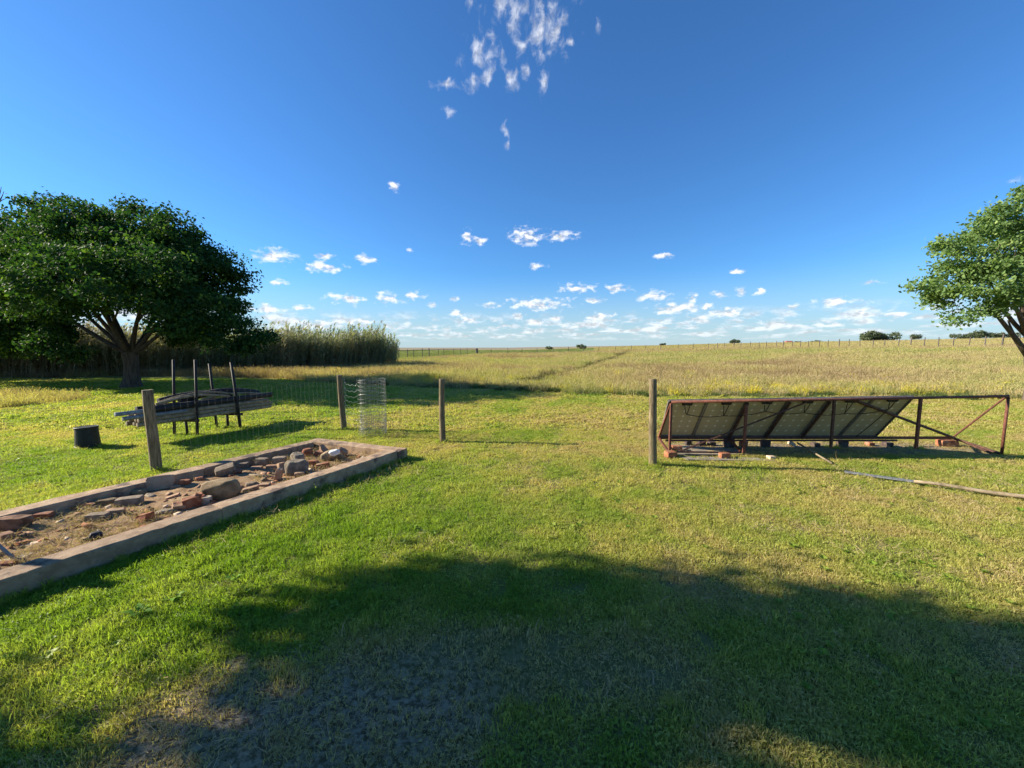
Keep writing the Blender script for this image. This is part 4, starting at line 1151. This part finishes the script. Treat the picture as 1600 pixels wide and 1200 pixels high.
# ------------------------------------------------------------------ log rack
def log_rack():
    D = Vector((.39, .92, 0)).normalized(); Sd = Vector((D.y, -D.x, 0))
    a_f = G(308, 681); b_f = G(376, 669); a_b = G(272, 680); b_b = G(339, 668)
    root = empty('log_rack', a_f, 'black upright pole rack of two stations holding a stack of fence poles', 'rack')
    def leg(b, top_px, top_py, r, nm='upright'):
        d = px_dir(top_px, top_py); t = Vector((d.x / d.y * b.y, b.y, CH + d.z / d.y * b.y)); mb = MB()
        mb.tube([b - Vector((0, 0, .1)), b.lerp(t, .5) + Vector((.006, 0, 0)), t], r, 8, r * .9); mb.build(nm, M['creosote'], root, smooth=True)
    leg(a_f, 305, 562, .026); leg(b_f, 361, 566, .030); leg(a_b, 271, 562, .025); leg(b_b, 327, 568, .026)
    leg(G(293, 679), 289, 652, .024, 'short_leg'); leg(G(356, 667), 354, 642, .026, 'short_leg')
    # bearers under the stack
    for f_, b_ in ((a_f, a_b), (b_f, b_b)):
        mb = MB(); z = .30; mb.bar(b_ + Vector((-.05, 0, z)), f_ + Vector((.05, 0, z)), .05, .05); mb.build('bearer', M['creosote'], root)
    # stack
    cA = (a_f + a_b) / 2; half = (a_f - a_b).length / 2 - .035
    def pole(t0, t1, s, z, r, mat, lab, nm='wooden_pole', cat='pole', bend=None, dz=0, r2=None):
        A = cA + D * t0 + Sd * s; A.z = z; B = cA + D * t1 + Sd * s; B.z = z + dz
        n = 8; pts = []
        for i in range(n):
            t = i / (n - 1); p = A.lerp(B, t)
            if bend: p.z += bend * math.sin(math.pi * t); 
            pts.append(p)
        mb = MB(); mb.tube(pts, r, 12, r2 or r * .93, jit=.03)
        o = mb.build(nm, M[mat], None, smooth=True, bevel=.003, origin=A)
        return tag(o, lab, cat, 'poles stacked on the rack')
    z0 = .30 + .025 + .037
    rows = [(z0, ['lowest front pole', 'lowest middle pole', 'lowest back pole']), (z0 + .073, ['second-layer front pole', 'second-layer middle pole', 'second-layer back pole']),
            (z0 + .146, ['third-layer front pole', 'third-layer middle pole', 'third-layer back pole'])]
    ss = [half - .045, .0, -half + .045]
    for k, (z, labs) in enumerate(rows):
        for j, lb in enumerate(labs):
            r = .038 - .002 * (j % 2)
            pole(-.75 + random.uniform(-.05, .05), 1.62 + random.uniform(-.06, .06), ss[j], z, r, 'pole', f'pale grey wooden pole, {lb} of the rack stack')
    pole(-.6, 1.66, ss[0] + .01, z0 + .245, .062, 'creosote', 'thick black creosoted pole along the front top of the stack', 'black_pole', dz=.02)
    pole(-.7, 1.3, ss[1] - .02, z0 + .245, .058, 'creosote', 'black pole behind the thick front one on the stack', 'black_pole')
    pole(-1.05, -.1, ss[0] - .03, z0 + .165 + .06, .036, 'galv', 'upper bluish metal pipe sticking out of the left end of the stack', 'metal_pipe', 'pipe')
    pole(-.98, -.05, ss[0] + .03, z0 + .10 + .045, .036, 'galv', 'lower bluish metal pipe sticking out of the left end of the stack', 'metal_pipe', 'pipe')
    pole(-.4, .95, ss[1] + .06, z0 + .34, .024, 'pole', 'bowed pale batten arching over the left top of the stack', 'bowed_batten', 'batten', bend=.11)
    pole(-.5, .75, ss[0] - .0, z0 + .325, .024, 'pole', 'lower bowed batten on the front of the stack', 'bowed_batten', 'batten', bend=.09)
    pole(.0, 1.55, ss[2] + .05, z0 + .30, .066, 'creosote', 'black bowed pole humped over the right top of the stack', 'black_pole', 'pole', bend=.12)
    pole(.2, 1.65, ss[1], z0 + .27, .022, 'pole', 'thin pale batten over the right top of the stack', 'thin_batten', 'batten', bend=.09)
    pole(-.3, 1.0, ss[2], z0 + .33, .065, 'creosote', 'thick black pole at the back top of the stack', 'black_pole', 'pole', bend=.08)


log_rack()

# ------------------------------------------------------------------ solar rack
def solar():
    F0 = G(1046, 707, .06); F1 = G(1565, 709, .03); zt0, zt1 = VH(F0, 628), VH(F1, 619)
    B0 = G(1029, 684, .17); B1 = G(1488, 684, .15)
    T0 = Vector((F0.x, F0.y, zt0)); T1 = Vector((F1.x, F1.y, zt1))
    root = empty('solar_panel_rack', F0, 'rusty red steel frame carrying six tilted solar panels seen from behind', 'solar panel rack')
    def fp(px, py):
        """point on the upright front plane of the frame"""
        d = px_dir(px, py); o = Vector((0, 0, CH)); e = (F1 - F0); n = Vector((-e.y, e.x, 0)).normalized()
        t = (F0 - o).dot(n) / d.dot(n); return o + d * t
    def bar(a, b, w, mat='rust', nm='strut', h=None):
        mb = MB(); mb.bar(a, b, w, h or w, up=Vector((0, .35, .94))); mb.build(nm, M[mat], root, bevel=.003)
    mb = MB(); mb.tube([T0, T0.lerp(T1, .5) + Vector((0, 0, -.006)), T1], .021, 8); mb.build('top_rail', M['rust'], root, smooth=True)
    e = (T1 - T0).normalized()
    bar(F0, T0 - Vector((0, 0, .022)), .034, nm='leg'); mb = MB(); mb.tube([F1, T1 + Vector((0, 0, -.02))], .019, 8); mb.build('leg', M['rust'], root, smooth=True)
    bar(T0 + Vector((0, .022, -.02)), B0, .03, nm='strut'); bar(B0, F0 + Vector((0, .02, 0)), .034)
    mb = MB(); mb.tube([T1 + Vector((-.02, .02, -.02)), B1], .014, 8); mb.build('strut', M['rust'], root)
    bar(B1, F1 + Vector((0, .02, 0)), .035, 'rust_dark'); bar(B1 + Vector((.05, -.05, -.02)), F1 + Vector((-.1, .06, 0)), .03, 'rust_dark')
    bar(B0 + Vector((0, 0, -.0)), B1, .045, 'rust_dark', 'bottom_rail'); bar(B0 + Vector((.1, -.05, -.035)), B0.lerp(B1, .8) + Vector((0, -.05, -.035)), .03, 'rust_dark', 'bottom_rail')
    bar(fp(1050, 706), fp(1158, 707), .026, nm='front_rail')
    for px, y0, y1, w, m_ in ((1162, 632, 708, .035, 'rust'), (1298, 626, 699, .034, 'rust_dark'), (1431, 622, 701, .036, 'rust')):
        a = fp(px + (px - 800) * -.0, y1); b = Vector((a.x, a.y, VH(a, y0))); bar(a, b, w, m_, 'leg')
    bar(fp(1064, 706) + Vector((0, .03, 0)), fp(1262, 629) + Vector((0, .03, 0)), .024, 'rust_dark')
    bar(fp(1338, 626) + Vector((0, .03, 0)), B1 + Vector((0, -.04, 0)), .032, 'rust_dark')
    bar(B0.lerp(B1, .235) + Vector((0, -.03, 0)), fp(1159, 706) + Vector((0, .04, 0)), .03, 'rust')
    # panels: edges read along the bottom and top rails
    bot = [1031, 1083, 1139, 1196, 1252, 1312, 1371]; top = [1045, 1107, 1169, 1235, 1298, 1369, 1431]
    def on(line0, line1, px):
        lo, hi = -.2, 1.2
        for _ in range(40):
            mid = (lo + hi) / 2; p = line0.lerp(line1, mid); d = p - Vector((0, 0, CH))
            cp, sp = math.cos(PITCH), math.sin(PITCH); fwd = d.y * cp - d.z * sp; x = CX + F * d.x / fwd
            if x < px: lo = mid
            else: hi = mid
        return line0.lerp(line1, (lo + hi) / 2)
    prev_low = None
    for i in range(6):
        a, b = on(B0, B1, bot[i] + 1), on(B0, B1, bot[i + 1] - 1); c, d = on(T0, T1, top[i + 1] - 1), on(T0, T1, top[i] + 1)
        off = Vector((0, .03, .03)); a, b, c, d = a + off, b + off, c + off + Vector((0, 0, -.012)), d + off + Vector((0, 0, -.012))
        n = (b - a).cross(d - a).normalized()
        if n.y > 0: n = -n           # n points to the viewer side (back of panel)
        lab = ['first solar panel from the left', 'second solar panel from the left', 'third solar panel from the left', 'fourth solar panel from the left', 'fifth solar panel from the left', 'rightmost solar panel, beside the empty bay'][i]
        pan = bpy.data.objects.new('solar_panel', None); COL.objects.link(pan); pan.parent = root; pan.location = a - root.location; pan['label'] = lab
        bpy.context.view_layer.update()
        # backsheet
        mb = MB(); mb.add([a, b, c, d], [(0, 1, 2, 3)]); bs = mb.build('back_sheet', M['back'], pan)
        uv = bs.data.uv_layers.new(name='UVMap')
        for l, q in zip(uv.data, ((0, 0), (1, 0), (1, 1), (0, 1))): l.uv = q
        mb = MB(); g = -n * .012; mb.add([a + g, b + g, c + g, d + g, a + g * 1.6, b + g * 1.6, c + g * 1.6, d + g * 1.6], [(0, 1, 2, 3), (4, 5, 6, 7), (0, 1, 5, 4), (1, 2, 6, 5), (2, 3, 7, 6), (3, 0, 4, 7)])
        mb.build('glass_front', M['glass'], pan)
        mb = MB(); w = .024
        for p, q in ((a, b), (b, c), (c, d), (d, a)): mb.bar(p + n * .006, q + n * .006, w, .034, up=n)
        mb.build('panel_frame', M['alu'], pan)
        ux = (b - a).normalized(); uy = (d - a).normalized(); wd = (b - a).length
        jb = c.lerp(d, .5) - uy * .05 + n * .022
        mb = MB(); mb.bar(jb - ux * .075, jb + ux * .075, .07, .035, up=n); mb.build('junction_box', M['rubber'], pan, bevel=.006)
        # cables
        mb = MB(); s0 = jb - uy * .04 - ux * .04; s1 = jb - uy * .04 + ux * .04; low = jb - uy * (.22 + .05 * math.sin(i * 2.1)) + ux * .02 + n * .02
        def cable(p, q, sag):
            mb.tube([p.lerp(q, t) + Vector((0, 0, -sag * math.sin(math.pi * t))) + n * .015 for t in np.linspace(0, 1, 9)], .006, 5)
        cable(s0, low, .04); cable(s1, low, .01)
        if prev_low is not None: cable(prev_low, low, .03)
        else: pass
        if i == 5: cable(low, a.lerp(b, .4) + n * .02, .02)
        mb.build('cable', M['rubber'], pan, smooth=True); prev_low = low
    # mounting rails behind panel joints
    for (b_, t_) in ((1139, 1169), (1196, 1235), (1252, 1298)):
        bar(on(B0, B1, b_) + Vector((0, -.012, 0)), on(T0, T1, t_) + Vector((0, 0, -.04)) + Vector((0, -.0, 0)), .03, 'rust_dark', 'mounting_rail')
    return F0, B0, B1


solar()


def block(name, px, py, size, mat, label, rz=0.0, cat='brick', z=None, rot=(0, 0), group='bricks under the solar panel rack'):
    g = G(px, py); z = Hs(g.x, g.y) if z is None else z
    o = chunk(name, px, py, [size[0] / .82, size[1] / .82, size[2] / .98], mat, label, cat, (rot[0], rot[1], rz), .03, 'brick', z=z)
    o['group'] = group; return o


block('support_brick', 1076, 696, (.10, .11, .09), 'brick_shade', 'shade-darkened brick under the left end of the bottom rail')
block('support_brick', 1079 + 18, 697, (.12, .11, .09), 'brick_shade', 'second shade-darkened brick from the left under the bottom rail')
block('support_brick', 1113, 697, (.11, .11, .08), 'brick_shade', 'low shade-darkened brick under the second panel')
block('support_brick', 1140, 699, (.16, .11, .15), 'brick_shade', 'tall shade-darkened block under the joint of the second and third panels')
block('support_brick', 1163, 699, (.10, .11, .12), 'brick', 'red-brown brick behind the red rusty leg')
block('support_brick', 1197, 699, (.13, .11, .13), 'brick_shade', 'shade-darkened block under the third panel')
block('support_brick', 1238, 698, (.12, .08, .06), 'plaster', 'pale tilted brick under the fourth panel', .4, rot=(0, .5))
block('support_brick', 1276, 698, (.10, .11, .07), 'brick_shade', 'small shade-darkened brick under the fourth and fifth panels')
block('support_brick', 1318, 699, (.14, .11, .13), 'brick_shade', 'shade-darkened block under the fifth panel')
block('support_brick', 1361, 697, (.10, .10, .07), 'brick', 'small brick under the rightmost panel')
block('support_brick', 1389, 698, (.13, .11, .08), 'brick_shade', 'shade-darkened brick under the right end of the panels')
block('orange_brick', 1483, 698, (.30, .12, .12), 'brick', 'bright orange brick pair on the grass under the right brace of the rack')
block('orange_brick', 1058, 706, (.16, .10, .105), 'brick', 'orange brick on the grey board by the left leg', -.1)
block('orange_brick', 1049, 716, (.16, .13, .105), 'brick', 'orange brick block under the left foot of the rack', .2)
block('orange_brick', 1133, 718, (.15, .09, .105), 'brick', 'orange brick in front of the grey board, in the middle', .1)
block('tan_brick', 1206, 718, (.10, .09, .06), 'plaster', 'pale brick at the right end of the grey board', .2)
mb = MB(); cs = [G(1046, 694, .025), G(1150, 702, .02), G(1178, 709, .02), G(1060, 711, .03)]
mb.add([c + Vector((0, 0, -.012)) for c in cs] + [c for c in cs], [(3, 2, 1, 0), (4, 5, 6, 7), (0, 1, 5, 4), (1, 2, 6, 5), (2, 3, 7, 6), (3, 0, 4, 7)])
tag(mb.build('grey_board', M['board'], None, origin=cs[3]), 'weathered grey board lying flat under the left end of the solar rack', 'board')
mb = MB(); cs = [G(1062, 713, .03), G(1180, 715, .03), G(1215, 720, .02), G(1075, 718, .03)]
mb.add([c + Vector((0, 0, -.015)) for c in cs] + [c for c in cs], [(3, 2, 1, 0), (4, 5, 6, 7), (0, 1, 5, 4), (1, 2, 6, 5), (2, 3, 7, 6), (3, 0, 4, 7)])
tag(mb.build('narrow_board', M['board'], None, origin=cs[3]), 'narrow grey board strip lying in the grass in front of the rack', 'board')
mb = MB(); a, b = G(1246, 692, .16), G(1300, 724, .03); mb.tube([a, b], .014, 8)
tag(mb.build('leaning_stick', M['pole'], None, smooth=True, origin=b), 'thin pale stick leaning out from under the solar panels', 'stick')
mb = MB(); a, b = G(1320, 737, .035), G(1434, 753, .035); mb.bar(a, b, .07, .015)
tag(mb.build('metal_strip', M['galv'], None, origin=a), 'flat grey metal strip lying on the lawn right of the rack', 'metal strip')
mb = MB(); a, b = G(1428, 752, .05), G(1680, 787, .05)
mb.tube([a.lerp(b, t) + Vector((0, 0, .008 * math.sin(t * 9))) for t in np.linspace(0, 1, 10)], .019, 10, .026, jit=.05)
tag(mb.build('fallen_pole', M['pole'], None, smooth=True, origin=a), 'long pale wooden pole lying on the lawn at the right edge', 'pole')

# ------------------------------------------------------------------ weeds
def weed(px, py, n, L, label, seed):
    r = np.random.default_rng(seed); g = G(px, py); V = []; Fq = []
    for i in range(n):
        a = 6.283 * i / n + r.uniform(-.4, .4); l = L * r.uniform(.7, 1.2); w = l * .2; up = r.uniform(.5, 1.0)
        d = np.array([math.cos(a), math.sin(a), 0]); s = np.array([-math.sin(a), math.cos(a), 0]) * w; c = len(V)
        V += [(0, 0, .0), tuple(d * l * .5 - s + (0, 0, l * up * .5)), tuple(d * l * .5 + s + (0, 0, l * up * .5)), tuple(d * l + (0, 0, l * up * .45)), tuple(d * l * .5 + (0, 0, l * up * .42))]
        Fq += [(c, c + 1, c + 4), (c, c + 4, c + 2), (c + 1, c + 3, c + 4), (c + 4, c + 3, c + 2)]
    me = np_mesh('weed', V, Fq, M['weed']); a_ = me.attributes.new('tint', 'FLOAT', 'POINT'); a_.data.foreach_set('value', np.full(len(V), .8, np.float32))
    o = bpy.data.objects.new('weed', me); COL.objects.link(o); o.location = (g.x, g.y, Hs(g.x, g.y) + .005)
    tag(o, label, 'weed', 'broad-leaved weeds in the lawn')


weed(217, 962, 7, .085, 'bright broad-leaved weed, biggest of three below the raised bed', 1)
weed(272, 938, 6, .075, 'bright broad-leaved weed, rightmost of three below the raised bed', 2)
weed(222, 910, 5, .045, 'small bright weed, farthest of three below the raised bed', 3)
weed(366, 905, 6, .06, 'bright weed tuft in the lush grass right of the other weeds', 4)
weed(100, 940, 4, .055, 'yellowish weed leaf at the lower left below the kerb', 5)
weed(548, 655, 6, .09, 'small bright green weed at the foot of the wire mesh', 6)


def lawn_weeds():
    """small broad-leaved weeds sprinkled through the lawn"""
    vs = []
    for i in range(3):
        r_ = np.random.default_rng(500 + i); V = []; Fq = []
        for k in range(6 + i):
            a = 6.283 * k / (6 + i) + r_.uniform(-.4, .4); l = .028 * r_.uniform(.6, 1.2); w = l * .3
            d = np.array([math.cos(a), math.sin(a), 0]); sd = np.array([-math.sin(a), math.cos(a), 0]) * w; c = len(V)
            V += [(0, 0, 0), d * l * .5 - sd + (0, 0, .02), d * l * .5 + sd + (0, 0, .022), d * l + (0, 0, .018)]
            Fq += [(c, c + 1, c + 2), (c + 1, c + 3, c + 2)]
        vs.append(bpy.data.objects.new(f'weed_rosette_{i}', np_mesh(f'weed_rosette_{i}', V, Fq, M['lawn'])))
    n = 1000; y = rng.uniform(1.2, 11, n); x = rng.uniform(-1.4, 1.4, n) * y
    k = (lawn_mask(x, y) > .5) & ~in_quad(x, y, BEDQ) & (fbm(x, y, .9, 501) > .5) & (bare_mask(x, y) < .15); x, y = x[k], y[k]; n = len(x)
    rot = np.stack([rng.normal(0, .15, n), rng.normal(0, .15, n), rng.uniform(0, 6.28, n)], -1); q = rng.uniform(.6, 1.5, n)
    scatter('lawn_weeds', 'small flat broad-leaved weeds sprinkled through the mown lawn', 'weeds', np.stack([x, y, H(x, y) + .006], -1), rot,
            np.stack([q] * 3, -1), rng.integers(0, 3, n), rng.uniform(.6, 1, n), vs)


lawn_weeds()


def edge_grass():
    """longer unmown grass round posts, legs and along the kerbs"""
    P = []
    spots = [(pA[1].x, pA[1].y, .11, 26), (pB[1].x, pB[1].y, .09, 22), (pC[1].x, pC[1].y, .09, 22), (pD[1].x, pD[1].y, .10, 26), (bl.x, bl.y, .5, 60)]
    for q in ((308, 681), (376, 669), (272, 680), (339, 668), (293, 679), (356, 667), (138, 700)):
        g = G(*q); spots.append((g.x, g.y, .07 if q[0] != 138 else .2, 14 if q[0] != 138 else 30))
    for q in ((1046, 709), (1298, 699), (1431, 701), (1565, 709)):
        g = G(*q); spots.append((g.x, g.y, .09, 16))
    g = G(584, 679); spots.append((g.x, g.y, .26, 60))
    for x, y, rad, n in spots:
        for _ in range(n):
            a = random.uniform(0, 6.283); q = rad * random.uniform(.55, 1.25); P.append((x + math.cos(a) * q, y + math.sin(a) * q))
    nrm = Vector((-dirb.y, dirb.x, 0))
    for k in range(430):
        t = random.uniform(0, LENB)
        if math.sin(t * 5.1) + math.sin(t * 13.7) > -.3:
            p = Bnr - dirb * t - nrm * random.uniform(.0, .05); P.append((p.x, p.y))
        p = Bfl - dirb * random.uniform(0, LENB) + nrm * random.uniform(.0, .06); P.append((p.x, p.y))
    P = np.array(P); n = len(P)
    rot = np.stack([rng.normal(0, .2, n), rng.normal(0, .2, n), rng.uniform(0, 6.28, n)], -1); q = rng.uniform(.6, 1.2, n)
    vs = [blade_mesh(f'edge_tuft_{i}', M['lawn'], 16, .03, .075, .0045, .8, 600 + i, seedhead=.05) for i in range(3)]
    scatter('edge_grass', 'longer unmown grass growing round the posts and along the kerbs', 'grass', np.stack([P[:, 0], P[:, 1], H(P[:, 0], P[:, 1])], -1), rot,
            np.stack([q, q, q * rng.uniform(.6, 1.3, n)], -1), rng.integers(0, 3, n), rng.uniform(.3, .85, n), vs)


edge_grass()


def rubble_chips():
    """small broken bits of brick and mortar over the bed soil"""
    vs = []
    for i, mt in enumerate(('brick', 'brick_tan', 'brick', 'stone', 'plaster', 'brick_dull')):
        r_ = np.random.default_rng(700 + i); c = np.array([[a, b, d] for a in (-1, 1) for b in (-1, 1) for d in (-1, 1)], float)
        c = c * (.5, .36, .28) + r_.normal(0, .09, (8, 3))
        Fq = [(0, 1, 3, 2), (4, 6, 7, 5), (0, 4, 5, 1), (2, 3, 7, 6), (0, 2, 6, 4), (1, 5, 7, 3)]
        vs.append(bpy.data.objects.new(f'chip_{i}', np_mesh(f'chip_{i}', c, Fq, M[mt])))
    nrm = Vector((-dirb.y, dirb.x, 0)); P = []
    wb = abs((Bfl - Bnr).dot(nrm))
    while len(P) < 520:
        t = random.uniform(.3, LENB - .2); u = random.uniform(.24, wb - .24); p = Bnr - dirb * (t + .15) + nrm * u
        if random.random() < .25 + .75 * (float(fbm(p.x, p.y, .6, 711)) > .48): P.append((p.x, p.y))
    P = np.array(P); n = len(P); q = np.abs(rng.normal(.028, .018, n)) + .010
    z = .020 + .055 * fbm(P[:, 0], P[:, 1], .5, 401) + .03 * vnoise(P[:, 0], P[:, 1], .09, 403)
    rot = rng.uniform(-.6, .6, (n, 3)) + np.stack([np.zeros(n), np.zeros(n), rng.uniform(0, 6.28, n)], -1)
    scatter('rubble_chips', 'small chips of brick, mortar and stone strewn over the soil of the raised bed', 'rubble', np.stack([P[:, 0], P[:, 1], z], -1), rot,
            np.stack([q, q, q], -1), rng.integers(0, 6, n), rng.uniform(0, 1, n), vs)


rubble_chips()
